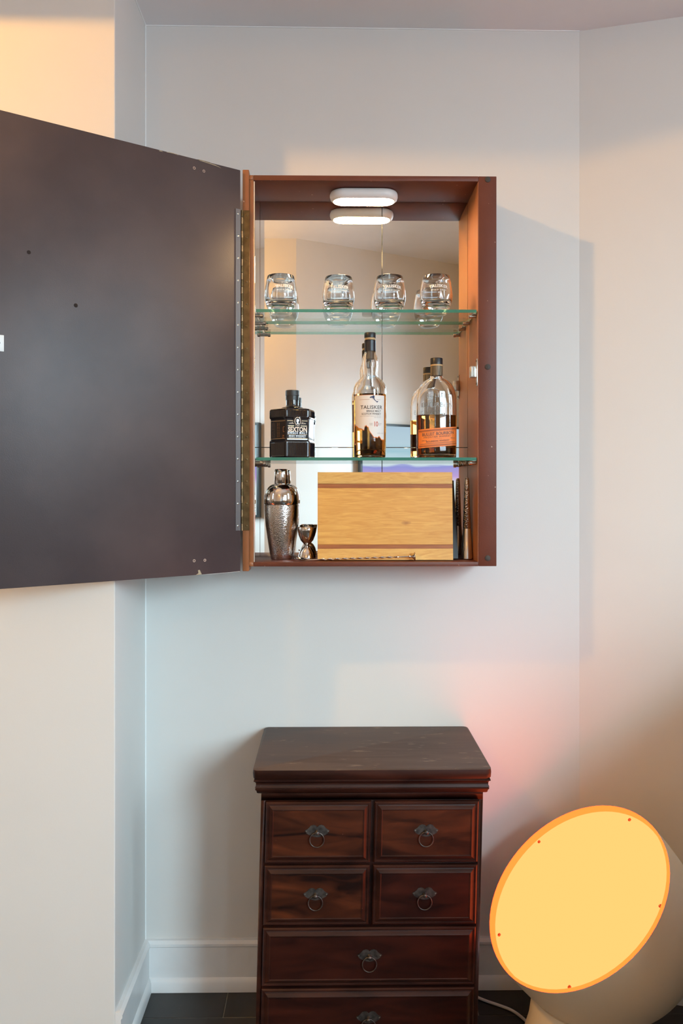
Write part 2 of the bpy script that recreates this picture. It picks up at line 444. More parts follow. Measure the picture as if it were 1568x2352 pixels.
# right-hand walls: straight, a slanted piece with the window, then the passage to the rear
def xwall(name, x, y0, y1, wy0, wy1, wz0, wz1, wname):
    """wall in a plane of constant x with one glazed opening"""
    m_ = MB()
    for a, b, c_, d_ in ((y0, wy0, 0, HIGH), (wy1, y1, 0, HIGH), (wy0, wy1, 0, wz0), (wy0, wy1, wz1, HIGH)):
        m_.box(x, x + 0.1, a, b, c_, d_)
    struct(m_, name, M['wall'], smooth=0)
    f_ = MB(); t_ = 0.03
    for a, b, c_, d_ in ((wy0, wy0 + t_, wz0, wz1), (wy1 - t_, wy1, wz0, wz1), (wy0 + t_, wy1 - t_, wz0, wz0 + t_), (wy0 + t_, wy1 - t_, wz1 - t_, wz1)):
        f_.box(x + 0.01, x + 0.05, a, b, c_, d_)
    fo_ = struct(f_, wname, M['winframe'], smooth=0)
    MB().box(x + 0.024, x + 0.028, wy0 + t_, wy1 - t_, wz0 + t_, wz1 - t_).build('pane', M['pane'], fo_, smooth=0)
xwall('wall_far_right', XR, -2.6, RY, -1.88, -1.52, 1.50, 2.60, 'window_2')

xwall('wall_passage', XP, QY - 0.1, -3.6, -4.67, -4.13, 1.00, 2.30, 'added_window')  # unseen window added to brighten the slanted rear wall
WA, WD = Vector((XR, -2.6, 0)), Vector((-1, -1, 0)).normalized()
WNORM = Vector((1, -1, 0)).normalized()           # outwards
WLEN = math.sqrt(2.0)
def wbox(mb_, s0, s1, z0, z1, o0, o1):
    vs = [WA + WD * s_ + WNORM * o_ + Vector((0, 0, z_)) for z_ in (z0, z1) for s_, o_ in ((s0, o0), (s1, o0), (s1, o1), (s0, o1))]
    return mb_.add(vs, [(0,3,2,1),(4,5,6,7),(0,1,5,4),(1,2,6,5),(2,3,7,6),(3,0,4,7)])
S0, S1_, WZ0, WZ1 = 0.28, 1.13, 1.00, 2.40
mb = MB()
for s0, s1, z0, z1 in ((0, S0, 0, HIGH), (S1_, WLEN, 0, HIGH), (S0, S1_, 0, WZ0), (S0, S1_, WZ1, HIGH)):
    wbox(mb, s0, s1, z0, z1, 0, 0.1)
struct(mb, 'wall_window', M['wall'], smooth=0)
w = MB(); t = 0.04
for s0, s1, z0, z1 in ((S0, S0 + t, WZ0, WZ1), (S1_ - t, S1_, WZ0, WZ1), (S0 + t, S1_ - t, WZ0, WZ0 + t), (S0 + t, S1_ - t, WZ1 - t, WZ1), (S0 + t, S1_ - t, 1.68, 1.72)):
    wbox(w, s0, s1, z0, z1, 0.01, 0.05)
wo = struct(w, 'window_1', M['winframe'], smooth=0)
for z0, z1 in ((WZ0 + t, 1.68), (1.72, WZ1 - t)):
    wbox(MB(), S0 + t, S1_ - t, z0, z1, 0.024, 0.028).build('pane', M['pane'], wo, smooth=0)
# ceilings: a low soffit over the alcove (it sags a little to the right), the high one beyond
mb = MB(); mb.box(XL, XR, SOF, 0.1, LOW, HIGH)
mb.map(lambda p: p if p.z > 2.6 else Vector((p.x, p.y, 2.3835 - 0.0055 * (p.x + 0.45))))
struct(mb, 'ceiling_soffit', M['ceiling'], smooth=0)
struct(MB().box(XL - 0.1, XR + 0.1, QY - 0.1, 0.1, HIGH, HIGH + 0.1), 'ceiling', M['ceiling'], smooth=0)
# caulk bead where the walls meet the soffit
def zc(x): return 2.3835 - 0.0055 * (x + 0.45)
struct(MB().tube([(PX, -0.001, zc(PX)), (RX, -0.001, zc(RX))], 0.0022, 6), 'trim_1', M['caulk'])
struct(MB().tube([(PX + 0.001, -0.001, 0.12), (PX + 0.001, -0.001, zc(PX))], 0.0018, 6), 'trim_2', M['caulk'])
struct(MB().tube([(PX + 0.001, PY, zc(PX)), (PX + 0.001, 0, zc(PX))], 0.0018, 6), 'trim_3', M['caulk'])
# floor: dark tiles with thin light joints
fl = struct(MB().box(XL - 0.1, XR + 0.1, QY - 0.1, 0.1, -0.1, -0.0012), 'floor', M['grout'], smooth=0)
ty0 = -0.115
proto_tile = None
row = 0
for r in range(-1, 22):
    ya, yb = ty0 - 0.3 * r - 0.3, ty0 - 0.3 * r
    if yb < -5.9: break
    off = -0.25 if r % 2 else 0.06
    for k in range(-6, 7):
        xa = off + 0.6 * k
        xb = xa + 0.6
        if xb < XL or xa > XR: continue
        cx, cyy = (xa + xb) / 2, (ya + yb) / 2
        if proto_tile is None:
            proto_tile = MB().box(xa + 0.0011, xb - 0.0011, ya + 0.0011, yb - 0.0011, -0.0080, 0).build('tile', M['tile'], fl, smooth=0, loc=(cx, cyy, 0), bevel=0.0006, seg=1)
        else:
            t = proto_tile.copy(); C.objects.link(t); t.parent = fl; t.location = (cx, cyy, 0)
# baseboards: flat board, small cap bead, shoe moulding
BPROF = [(0, 0), (0.019, 0), (0.019, 0.022), (0.015, 0.032), (0.0125, 0.034), (0.0125, 0.108), (0.0155, 0.111), (0.0155, 0.117), (0.009, 0.1235), (0, 0.1235)]
def baseboard(name, a, b, nrm, e0=0.0, e1=0.0):
    a, b, nrm = Vector(a), Vector(b), Vector(nrm)
    d = (b - a).normalized(); rings = []
    for end, sgn in ((a, e0), (b, e1)):
        rings.append([(end.x + nrm.x*p + d.x*sgn*p, end.y + nrm.y*p + d.y*sgn*p, z + 0.0005) for p, z in BPROF])
    return struct(MB().loft(rings), name, M['trim'], smooth=30)
baseboard('baseboard_back', (PX, 0), (RX, 0), (0, -1), 1, -0.15)
rn = Vector((RS, -1)).normalized()
baseboard('baseboard_right', (RX, 0), (XR, RY), (rn.x, rn.y), 0.15, 0)
baseboard('baseboard_alcove', (PX, PY), (PX, 0), (1, 0), 0, -1)

# ================================================================ WALL CABINET
CX0, CX1, CZ0, CZ1 = -0.1847, 0.384, 1.059, 1.957
IX0, IX1, IZ0, IZ1 = -0.1718, 0.3424, 1.0690, 1.9450
CF = -0.155
MY = -0.011
cab = thing('wall_cabinet', 'reddish-brown wooden wall cabinet with open dark door and mirrored back', 'cabinet', (0.1, -0.08, CZ0))
MB().box(IX1, CX1, CF, -0.001, CZ0, CZ1).build('side_panel', [M['cab']], cab, bevel=0.0012)
MB().box(IX1 - 0.0012, IX1 + 0.0002, CF + 0.0015, MY, IZ0, IZ1).build('side_lining', M['cabin'], cab, smooth=0)
MB().box(CX0, IX0 - 0.003, CF, -0.001, CZ0, CZ1).build('side_panel', M['stilep'], cab, bevel=0.001)
MB().box(IX0 - 0.003, IX1, CF, -0.001, IZ1, CZ1).build('top_panel', M['cab'], cab, bevel=0.001)
MB().box(IX0 - 0.003, IX1, CF, -0.001, CZ0, IZ0).build('bottom_panel', M['cab'], cab, bevel=0.001)
MB().box(IX0 - 0.003, IX1, -0.0075, -0.0015, IZ0, IZ1).build('back_panel', M['mirroredge'], cab, smooth=0)
SX, SZ = 0.1291, 1.339
for xa, xb in ((IX0, SX - 0.0005), (SX + 0.0005, IX1 - 0.0012)):
    for za, zb in ((IZ0, SZ - 0.0005), (SZ + 0.0005, IZ1)):
        MB().box(xa, xb, MY, -0.0075, za, zb).build('mirror_panel', M['mirror'], cab, bevel=0.0005, seg=1)
MB().box(IX0 - 0.003, IX0, CF + 0.004, MY - 0.0004, IZ0, IZ1).build('side_mirror', M['mirror'], cab, bevel=0.0004, seg=1)
# tall hinge stile along the left edge
MB().box(-0.1995, CX0, CF - 0.004, CF + 0.05, 1.0485, 1.968).build('hinge_stile', M['stilep'], cab, bevel=0.0015)
# piano hinge, cabinet leaf with knuckles and screws
HZ0, HZ1 = 1.142, 1.874
hl = MB().box(-0.1992, -0.1835, CF - 0.0056, CF - 0.004, HZ0, HZ1).build('piano_hinge', M['hinge'], cab, bevel=0.0003, seg=1)
HXP, HYP = -0.2005, -0.163
nk = 46
for i in range(nk):
    za = HZ0 + (HZ1 - HZ0) * i / nk
    zb = HZ0 + (HZ1 - HZ0) * (i + 1) / nk - 0.0008
    MB().lathe([(0.0026, za), (0.0026, zb)], (HXP, HYP, 0), 10).build('knuckle', M['brass'] if i % 2 == 0 else M['hinge'], hl, smooth=40)
def screw_head(parent, c, nrm, r=0.0028, m=None):
    q = Vector((0, 0, 1)).rotation_difference(Vector(nrm)).to_matrix()
    s = MB()
    s.lathe([(r, -0.0005), (r, 0.0003), (r * 0.62, 0.0007), (r * 0.28, 0.0007), (r * 0.22, 0.0001)], c, 12, xf=q)
    return s.build('screw', m or M['screw'], parent, smooth=50)
zs = [HZ0 + 0.011 + (HZ1 - HZ0 - 0.022) * i / 14 for i in range(15)]
for z in zs: screw_head(hl, (-0.1905, CF - 0.0056, z), (0, -1, 0), 0.0026, M['hinge'])
# rubber bumpers
for z in (1.9495, 1.518, 1.0775):
    MB().lathe([(0.0066, 0), (0.0066, 0.0012), (0.0045, 0.0024), (0, 0.0026)], (0.3635, CF, z), 16, xf=Matrix.Rotation(PI/2, 3, 'X'), cap1=False).build('bumper', M['rubber'], cab)
for z in (1.951, 1.0645):
    MB().lathe([(0.0052, 0), (0.0052, 0.001), (0.003, 0.002), (0, 0.0021)], (-0.181, CF - 0.0002, z), 16, xf=Matrix.Rotation(PI/2, 3, 'X'), cap1=False).build('bumper', M['stilep'], cab)
# magnetic catch on the right inner side
ca = MB().box(0.3245, 0.341, CF + 0.004, CF + 0.020, 1.4945, 1.5205)
ca.box(0.3385, 0.3412, CF + 0.002, CF + 0.010, 1.4745, 1.5375)
ca = ca.build('magnetic_catch', M['nickel'], cab, bevel=0.0008)
MB().box(0.3262, 0.3298, CF + 0.0018, CF + 0.006, 1.497, 1.518).build('magnet', M['screw'], ca, smooth=0)
MB().box(0.3315, 0.3352, CF + 0.0018, CF + 0.006, 1.497, 1.518).build('magnet', M['screw'], ca, smooth=0)
for z in (1.4795, 1.5325): screw_head(ca, (0.3384, CF + 0.006, z), (-1, 0, 0), 0.0028, M['rubber'])
# shelf pegs: pin with a clear sleeve, two per side for each shelf
SH = ((1.6435, 1.6505), (1.3025, 1.3095))
for z0, z1 in SH:
    for xw, sg in ((IX0, 1), (IX1 - 0.0012, -1)):
        for y in (CF + 0.022, -0.045):
            p = MB().lathe([(0.0034, 0), (0.0034, 0.011), (0.0048, 0.011), (0.0048, 0.0165), (0.003, 0.018)], (xw, y, z0 - 0.0052), 14, xf=Matrix.Rotation(PI/2 * sg, 3, 'Y'))
            p.box(min(xw, xw + sg*0.010), max(xw, xw + sg*0.010), y - 0.0075, y + 0.0075, z0 - 0.0012, z0 - 0.0002)
            p.build('shelf_peg', M['nickel'], cab, smooth=40)
    # fixing lip along the side
# ------------------------------------------------ the open door (a part of the cabinet)
DDIR = Vector((-0.8145, -0.5802, 0)).normalized()
DN = Vector((0.5802, -0.8145, 0)).normalized()
HP = Vector((-0.2030, -0.1665, 0))
DZ0, DZ1, DW, DT = 1.0478, 1.9640, 0.585, 0.018
def dpt(s, z, off=0.0):
    return HP + DDIR * s + DN * off + Vector((0, 0, z - 0.0035 * s))
def dbox(mb, s0, s1, z0, z1, o0, o1, mi=0):
    vs = [dpt(s0, z0, o0), dpt(s1, z0, o0), dpt(s1, z0, o1), dpt(s0, z0, o1), dpt(s0, z1, o0), dpt(s1, z1, o0), dpt(s1, z1, o1), dpt(s0, z1, o1)]
    return mb.add(vs, [(0,3,2,1),(4,5,6,7),(0,1,5,4),(1,2,6,5),(2,3,7,6),(3,0,4,7)], mi)
door = dbox(MB(), 0.0, DW, DZ0, DZ1, -DT, 0).build('door', M['door'], cab, bevel=0.0018)
door['label'] = 'open dark plum-brown cabinet door swung towards the camera'
lf = dbox(MB(), 0.0005, 0.0135, HZ0, HZ1, -0.0002, 0.0011).build('hinge_leaf', M['hingeleaf'], door, bevel=0.0003, seg=1)
for z in zs: screw_head(door, dpt(0.0075, z, 0.0011), DN, 0.0025)
# chipped paint along the top and bottom edges
def dprism(name, pts, o0, o1, m):
    return MB().prism(pts, lambda x, y, d: dpt(x, y, d), o0, o1).build(name, m, door, smooth=0)
T = DZ1
dprism('paint_chip', [(0.050, T-0.0072), (0.060, T-0.0052), (0.075, T-0.0038), (0.092, T-0.0028), (0.106, T-0.0018), (0.096, T-0.0010), (0.082, T-0.0019), (0.066, T-0.0026), (0.056, T-0.0046)], -0.0003, 0.0004, M['chip'])
dprism('paint_chip', [(0.075, T-0.0012), (0.085, T-0.0002), (0.096, T-0.0006), (0.108, T-0.0003), (0.104, T+0.0004), (0.08, T+0.0003)], -0.002, 0.0003, M['chip'])
dprism('paint_chip', [(0.153, T-0.0020), (0.165, T-0.0012), (0.182, T-0.0018), (0.176, T+0.0002), (0.158, T-0.0002)], -0.0003, 0.0004, M['chip'])
dprism('paint_chip', [(0.190, T-0.0028), (0.194, T-0.0012), (0.199, T-0.0016), (0.197, T-0.0034)], -0.0003, 0.0004, M['chip'])
dprism('paint_chip', [(0.098, DZ0+0.001), (0.103, DZ0+0.011), (0.107, DZ0+0.0105), (0.106, DZ0+0.004), (0.112, DZ0+0.0005)], -0.0003, 0.0004, M['chip'])
dprism('paint_chip', [(0.002, DZ0+0.002), (0.03, DZ0+0.0012), (0.07, DZ0+0.0008), (0.11, DZ0+0.0002), (0.07, DZ0-0.0002), (0.002, DZ0+0.0006)], -0.0003, 0.0003, M['inkgrey'])
for s, z in ((0.0928, 1.9410), (0.1163, 1.9425), (0.0905, 1.0795), (0.1165, 1.0798)):
    qm = Vector((0, 0, 1)).rotation_difference(DN).to_matrix()
    MB().lathe([(0.0030, -0.0002), (0.0034, 0.0005), (0.0020, 0.0006), (0.0014, 0.00025)], dpt(s, z, 0), 12, xf=qm).build('screw_hole', M['hole'], door)
    MB().lathe([(0.0015, 0.0002), (0.0011, 0.0007)], dpt(s, z, 0), 10, xf=qm).build('screw_hole', M['holedark'], door)
for s, z, r in ((0.47, 1.700, 0.0040), (0.378, 1.608, 0.0042)):
    MB().lathe([(r, -0.0002), (r, 0.0002)], dpt(s, z, 0), 12, xf=Vector((0,0,1)).rotation_difference(DN).to_matrix()).build('dent', M['holedark'], door)
# white strike plate
sp = dbox(MB(), 0.5165, 0.5475, 1.502, 1.5335, -0.0002, 0.0016).build('strike_plate', M['strike'], door, bevel=0.0012)
screw_head(door, dpt(0.5265, 1.518, 0.0016), DN, 0.0034, M['screw'])
for z in (1.5085, 1.5275):
    MB().lathe([(0.0007, 0.0014), (0.0007, 0.0018)], dpt(0.5265, z, 0), 8, xf=Vector((0,0,1)).rotation_difference(DN).to_matrix()).build('pin_hole', M['rubber'], door)

# ------------------------------------------------ glass shelves
for (z0, z1), lab in zip(SH, ('clear glass shelf under the four tumblers, upper of two in the cabinet', 'clear glass shelf holding the three bottles, lower of two in the cabinet')):
    s = MB(); xa, xb, ya, yb = IX0 + 0.0025, IX1 - 0.004, CF + 0.004, MY - 0.0015
    vs = [(xa,ya,z0),(xb,ya,z0),(xb,yb,z0),(xa,yb,z0),(xa,ya,z1),(xb,ya,z1),(xb,yb,z1),(xa,yb,z1)]
    s.add(vs, [(0,3,2,1),(4,5,6,7)], 0); s.add(vs, [(0,1,5,4),(1,2,6,5),(2,3,7,6),(3,0,4,7)], 1)
    tag(s.build('glass_shelf', [M['shelf'], M['shelfedge']], None, smooth=0, loc=((xa+xb)/2, (ya+yb)/2, z0)), lab, 'shelf', 'glass shelves in the cabinet')

# ------------------------------------------------ puck light on the cabinet ceiling
LXC, LYC = 0.0812, -0.080
pl = thing('cabinet_light', 'white pill-shaped light glowing under the cabinet top', 'light', (LXC, LYC, IZ1))
def stadium(w, d, z, n=12):
    r = d / 2; h = w / 2 - r; pts = []
    for k in range(n + 1):
        a = -PI/2 + PI * k / n; pts.append((LXC + h + r*math.cos(a), LYC + r*math.sin(a), z))
    for k in range(n + 1):
        a = PI/2 + PI * k / n; pts.append((LXC - h + r*math.cos(a), LYC + r*math.sin(a), z))
    return pts
W, D_, top, bot = 0.162, 0.072, IZ1 - 0.0003, 1.9215
MB().loft([stadium(W-0.012, D_-0.012, top), stadium(W-0.004, D_-0.004, top-0.002), stadium(W, D_, top-0.007), stadium(W, D_, top-0.013), stadium(W-0.004, D_-0.004, bot+0.004), stadium(W-0.012, D_-0.012, bot+0.0006), stadium(W-0.016, D_-0.016, bot), stadium(W-0.018, D_-0.018, bot+0.001)]).build('housing', M['whiteplastic'], pl, smooth=60)
MB().loft([stadium(W-0.0185, D_-0.0185, bot+0.0012), stadium(W-0.0185, D_-0.0185, bot-0.0004), stadium(W-0.024, D_-0.024, bot-0.0012)]).build('diffuser', M['led'], pl, smooth=60)

# ================================================================ TUMBLERS
S1 = SH[0][1] + 0.0002
tum = thing('tumbler', 'x', 'glass', (0, 0, S1), 'etched glass tumblers on the upper shelf')
prof = [(0.0, 0.0), (0.0215, 0.0), (0.0240, 0.0015), (0.0290, 0.010), (0.0345, 0.022), (0.0382, 0.036), (0.0388, 0.046), (0.0372, 0.062), (0.0345, 0.078), (0.0318, 0.0915), (0.0311, 0.0922), (0.0304, 0.0915), (0.0330, 0.078), (0.0356, 0.062), (0.0366, 0.048), (0.0352, 0.037), (0.0300, 0.0275), (0.0200, 0.0235), (0.0, 0.0225)]
MB().lathe(prof, (0, 0, S1), 40, cap0=False, cap1=False).build('glass_bowl', M['glass'], tum, smooth=80)
def wrap(vs, R, zc_, off=0.0003):
    """wrap flat text (x, y) round a vertical cylinder about the local origin, facing -y"""
    out = []
    for x, y in vs:
        rr = R(zc_ + y) if callable(R) else R
        a = x / rr
        out.append((math.sin(a) * (rr + off), -math.cos(a) * (rr + off), zc_ + y))
    return out
def rad_t(z):
    pts = [(0.036, 0.0382), (0.046, 0.0388), (0.062, 0.0372), (0.078, 0.0345), (0.0915, 0.0318)]
    for (a, ra), (b, rb) in zip(pts, pts[1:]):
        if z <= b: return ra + (rb - ra) * max(0, (z - a)) / (b - a)
    return 0.0318
tm = MB()
for body, size, z, bold, spc in (('TALISKER', 0.0102, 0.0605, 0.018, 1.05), ('EST 1830', 0.0034, 0.0700, 0, 1.1), ('MADE BY THE SEA', 0.0046, 0.0520, 0.008, 1.0)):
    vs, fs = text_geo(body, size, bold=bold, space=spc)
    vs = [(x, y + (-6.0 * x * x if size > 0.009 else 0) + (0.0012 if size > 0.009 else 0)) for x, y in vs]
    tm.add([(x, y, z_ + S1) for x, y, z_ in wrap(vs, rad_t, z)], fs)
tm.build('lettering', M['etch'], tum, smooth=0, recalc=False)
labs = ('etched whisky tumbler at the left end, nearest the hinge side', 'etched whisky tumbler second from the left, directly below the cabinet light', 'etched whisky tumbler in front of the vertical mirror seam', 'etched whisky tumbler at the right end, nearest the right side panel')
tums = [tum] + [copy_tree(tum) for _ in range(3)]
for t, l, x, y, rz in zip(tums, labs, (-0.1165, 0.0210, 0.1430, 0.2535), (-0.083, -0.074, -0.080, -0.086), (0.30, 0.06, 0.12, 0.04)):
    t.location = (x, y, S1); t.rotation_euler = (0, 0, rz); t['label'] = l

# ================================================================ BOTTLES
S2 = SH[1][1] + 0.0002
# --- round scotch bottle
bx, by = 0.0960, -0.085
bt = thing('whisky_bottle', 'clear round whisky bottle with cream label and black capsule, half full', 'bottle', (bx, by, S2), 'bottles on the lower glass shelf')
outer = [(0.0, 0.004), (0.024, 0.0035), (0.0300, 0.0), (0.0355, 0.0008), (0.0375, 0.004), (0.0382, 0.05), (0.0393, 0.15), (0.0394, 0.160), (0.0386, 0.168), (0.0355, 0.176), (0.0290, 0.185), (0.0215, 0.192), (0.0178, 0.1975), (0.0176, 0.202), (0.0187, 0.210), (0.0197, 0.221), (0.0193, 0.231), (0.0176, 0.240), (0.0150, 0.247), (0.0132, 0.253), (0.0130, 0.262), (0.0130, 0.279), (0.0120, 0.281)]
inner = [(0.0085, 0.281), (0.0092, 0.262), (0.0098, 0.253), (0.0125, 0.246), (0.0150, 0.238), (0.0166, 0.230), (0.0170, 0.221), (0.0160, 0.211), (0.0150, 0.202), (0.0152, 0.197), (0.0190, 0.190), (0.0268, 0.183), (0.0330, 0.174), (0.0362, 0.166), (0.0368, 0.158), (0.0357, 0.05), (0.0345, 0.011), (0.030, 0.008), (0.0, 0.0105)]
MB().lathe(outer + inner, (bx, by, S2), 48, cap0=False, cap1=False).build('glass_body', M['glass'], bt, smooth=80)
liq = [(0.0, 0.0102), (0.030, 0.0077), (0.0348, 0.011), (0.0360, 0.05), (0.0370, 0.1512), (0.0, 0.1512)]
MB().lathe(liq, (bx, by, S2), 48, cap0=False, cap1=False).build('whisky', M['amber'], bt, smooth=60)
MB().lathe([(0.0137, 0.2545), (0.0137, 0.2800), (0.0130, 0.2802), (0.0131, 0.2545)], (bx, by, S2), 28, cap0=False, cap1=False).build('capsule', M['foil'], bt, smooth=50)
MB().lathe([(0.0085, 0.2815), (0.0126, 0.2815), (0.0126, 0.2862), (0.0085, 0.2862)], (bx, by, S2), 28).build('neck_ring', M['cork'], bt, smooth=50)
MB().lathe([(0.0095, 0.236), (0.0095, 0.2815)], (bx, by, S2), 20).build('stopper', M['strip'], bt, smooth=50)
MB().lathe([(0.0136, 0.2864), (0.0138, 0.2875), (0.0138, 0.2965), (0.0130, 0.2985), (0.0, 0.2988)], (bx, by, S2), 28, cap1=False).build('cap', M['black'], bt, smooth=40)
def rad_b(z):
    return 0.0382 + (0.0393 - 0.0382) * (z - 0.05) / 0.10
def cyl(x, z, off):
    r = rad_b(z) + off; a = x / 0.039
    return Vector((bx + math.sin(a) * r, by - math.cos(a) * r, S2 + z))
jag = [(-0.0450, 0.0765), (-0.0385, 0.0762), (-0.0350, 0.0735), (-0.0300, 0.0700), (-0.0230, 0.0688), (-0.0160, 0.0652), (-0.0146, 0.0755), (-0.0130, 0.0742), (-0.0110, 0.0775), (-0.0092, 0.0735), (-0.0055, 0.0722), (-0.0040, 0.0648), (-0.0010, 0.0600), (0.0050, 0.0520), (0.0085, 0.0475), (0.0110, 0.0492), (0.0170, 0.0482), (0.0200, 0.0520), (0.0235, 0.0485), (0.0275, 0.0438), (0.0372, 0.0432)]
def jz(x):
    for (a, za), (b, zb) in zip(jag, jag[1:]):
        if a <= x <= b: return za + (zb - za) * (x - a) / (b - a) if b > a else za
    return jag[-1][1]
def label_mesh(x0, x1, ztop, dz, off, n=90):
    m_ = MB(); top_, bo = [], []
    for k in range(n + 1):
        x = x0 + (x1 - x0) * k / n
        top_.append(cyl(x, ztop, off)); bo.append(cyl(x, jz(x) - dz, off))
    m_.add(top_ + bo, [(k, k + 1, n + 1 + k + 1, n + 1 + k) for k in range(n)])
    return m_
lbl = label_mesh(-0.0442, 0.0366, 0.1462, 0.0, 0.0007).build('label', M['labelwhite'], bt, smooth=80, recalc=False)
label_mesh(-0.0448, 0.0370, 0.1470, 0.0020, 0.0003).build('label_border', M['labelorange'], lbl, smooth=80, recalc=False)
def put(parent, name, m, items, fn):
    mb_ = MB()
    for body, size, x, z, al, bold, sp_, sx in items:
        vs, fs = text_geo(body, size, al, bold, sp_, sx)
        mb_.add([fn(px + x, py + z) for px, py in vs], fs)
    return mb_.build(name, m, parent, smooth=0, recalc=False)
fnb = lambda x, z: cyl(x, z, 0.0011)
put(lbl, 'lettering', M['inkdark'], [('TALISKER', 0.0118, 0.0018, 0.1178, 'CENTER', 0.012, 1.08, 1.0), ('SINGLE MALT', 0.0062, 0.0245, 0.1090, 'RIGHT', 0.014, 1.05, 0.9), ('SCOTCH WHISKY', 0.0062, 0.0245, 0.1024, 'RIGHT', 0.014, 1.05, 0.9)], fnb)
put(lbl, 'small_lettering', M['inkgrey'], [('FROM THE OLDEST DISTILLERY ON THE', 0.0026, 0.0245, 0.0970, 'RIGHT', 0, 1.1, 1), ('ISLE OF SKYE', 0.0026, 0.0245, 0.0940, 'RIGHT', 0, 1.1, 1), ('AGED', 0.003, 0.0045, 0.0800, 'RIGHT', 0, 1.0, 1), ('WELL', 0.003, 0.0045, 0.0770, 'RIGHT', 0, 1.0, 1), ('YEARS', 0.003, 0.0185, 0.0800, 'LEFT', 0, 1.0, 1), ('OLD', 0.003, 0.0185, 0.0770, 'LEFT', 0, 1.0, 1), ('45.8% vol 70cl', 0.0034, 0.0335, 0.0575, 'RIGHT', 0, 1.0, 0.9)], fnb)
put(lbl, 'number', M['inkred'], [('10', 0.0165, 0.0118, 0.0785, 'CENTER', 0.01, 0.95, 0.72)], fnb)
ln = MB()
for xa, xb, z in ((-0.027, -0.003, 0.1365), (0.013, 0.0235, 0.1365)):
    P = [(xa + (xb - xa) * k / 8) for k in range(9)]
    ln.add([fnb(x, z) for x in P] + [fnb(x, z - 0.0005) for x in P], [(k, k+1, 10+k, 9+k) for k in range(8)])
ln.build('rule', M['labelburnt'], lbl, smooth=0, recalc=False)
bird = [(0.0030, 0.1435), (0.0062, 0.1462), (0.0085, 0.1440), (0.0080, 0.1385), (0.0105, 0.1345), (0.0140, 0.1322), (0.0185, 0.1335), (0.0165, 0.1315), (0.0145, 0.1282), (0.0135, 0.1308), (0.0105, 0.1325), (0.0075, 0.1345), (0.0040, 0.1372), (0.0005, 0.1400), (-0.0020, 0.1395), (-0.0025, 0.1418), (0.0005, 0.1432)]
MB().add([fnb(x, z) for x, z in bird], [tuple(range(len(bird)))]).build('emblem', M['inkblue'], lbl, smooth=0, recalc=False)

# --- flask shaped bourbon bottle
qx, qy = 0.2540, -0.088
bb = thing('bourbon_bottle', 'flat clear flask bottle of bourbon with slanted orange label', 'bottle', (qx, qy, S2), 'bottles on the lower glass shelf')
AW, BD = 0.0478, 0.029
RZ = 0.10
def sup(a, b, z, n, N_=48, c=(0, 0)):
    pts = []
    for k in range(N_):
        t = 2*PI*k/N_; ct, st = math.cos(t), math.sin(t)
        x = a * math.copysign(abs(ct)**(2/n), ct); y = b * math.copysign(abs(st)**(2/n), st)
        xr = x * math.cos(RZ) - y * math.sin(RZ); yr = x * math.sin(RZ) + y * math.cos(RZ)
        pts.append((qx + c[0] + xr, qy + c[1] + yr, S2 + z))
    return pts
bo = [(0.020, 0.010, 0.003, 2.2), (0.040, 0.022, 0.001, 2.4), (0.0445, 0.0265, 0.0, 2.5), (0.0465, 0.0283, 0.003, 2.6), (0.0470, 0.0287, 0.02, 2.6), (0.0478, 0.029, 0.10, 2.6), (0.0474, 0.0289, 0.138, 2.6), (0.0462, 0.0286, 0.150, 2.55), (0.0435, 0.0280, 0.162, 2.5), (0.0385, 0.0265, 0.173, 2.4), (0.0310, 0.0235, 0.182, 2.3), (0.0220, 0.0190, 0.1875, 2.1), (0.0158, 0.0152, 0.191, 2.0), (0.0143, 0.0143, 0.196, 2.0), (0.0140, 0.0140, 0.206, 2.0), (0.0140, 0.0140, 0.219, 2.0)]
bi = [(0.0100, 0.0100, 0.219, 2.0), (0.0104, 0.0104, 0.206, 2.0), (0.0107, 0.0107, 0.195, 2.0), (0.0125, 0.0122, 0.189, 2.0), (0.0190, 0.0162, 0.185, 2.1), (0.0280, 0.0207, 0.179, 2.3), (0.0357, 0.0237, 0.170, 2.4), (0.0408, 0.0252, 0.160, 2.5), (0.0436, 0.0258, 0.149, 2.55), (0.0448, 0.0262, 0.137, 2.6), (0.0452, 0.0263, 0.10, 2.6), (0.0444, 0.0260, 0.02, 2.6), (0.0425, 0.024, 0.010, 2.5), (0.018, 0.009, 0.012, 2.2)]
MB().loft([sup(*r) for r in bo + bi]).build('glass_body', M['glass'], bb, smooth=80)
MB().loft([sup(0.020, 0.0105, 0.0115, 2.2), sup(0.0428, 0.0243, 0.0098, 2.5), sup(0.0447, 0.0263, 0.02, 2.6), sup(0.0455, 0.0266, 0.1018, 2.6), sup(0.03, 0.018, 0.1019, 2.5)]).build('bourbon', M['bourbon'], bb, smooth=60)
MB().lathe([(0.0146, 0.196), (0.0147, 0.219), (0.0142, 0.2192), (0.0141, 0.196)], (qx, qy, S2), 28, cap0=False, cap1=False).build('paper_seal', M['strip'], bb, smooth=50)
MB().lathe([(0.0145, 0.2192), (0.0145, 0.2225), (0.009, 0.2225)], (qx, qy, S2), 28).build('neck_ring', M['cork'], bb, smooth=50)
MB().lathe([(0.0147, 0.2226), (0.0147, 0.2365), (0.0139, 0.2380), (0.0, 0.2381)], (qx, qy, S2), 28, cap1=False).build('cap', M['black'], bb, smooth=40)
def flask(x, z, off):
    a, b = AW, BD
    y = -b * max(0.0, 1 - abs(x / a) ** 2.6) ** (1 / 2.6) - off
    xr = x * math.cos(RZ) - y * math.sin(RZ); yr = x * math.sin(RZ) + y * math.cos(RZ)
    return Vector((qx + xr, qy + yr, S2 + z))
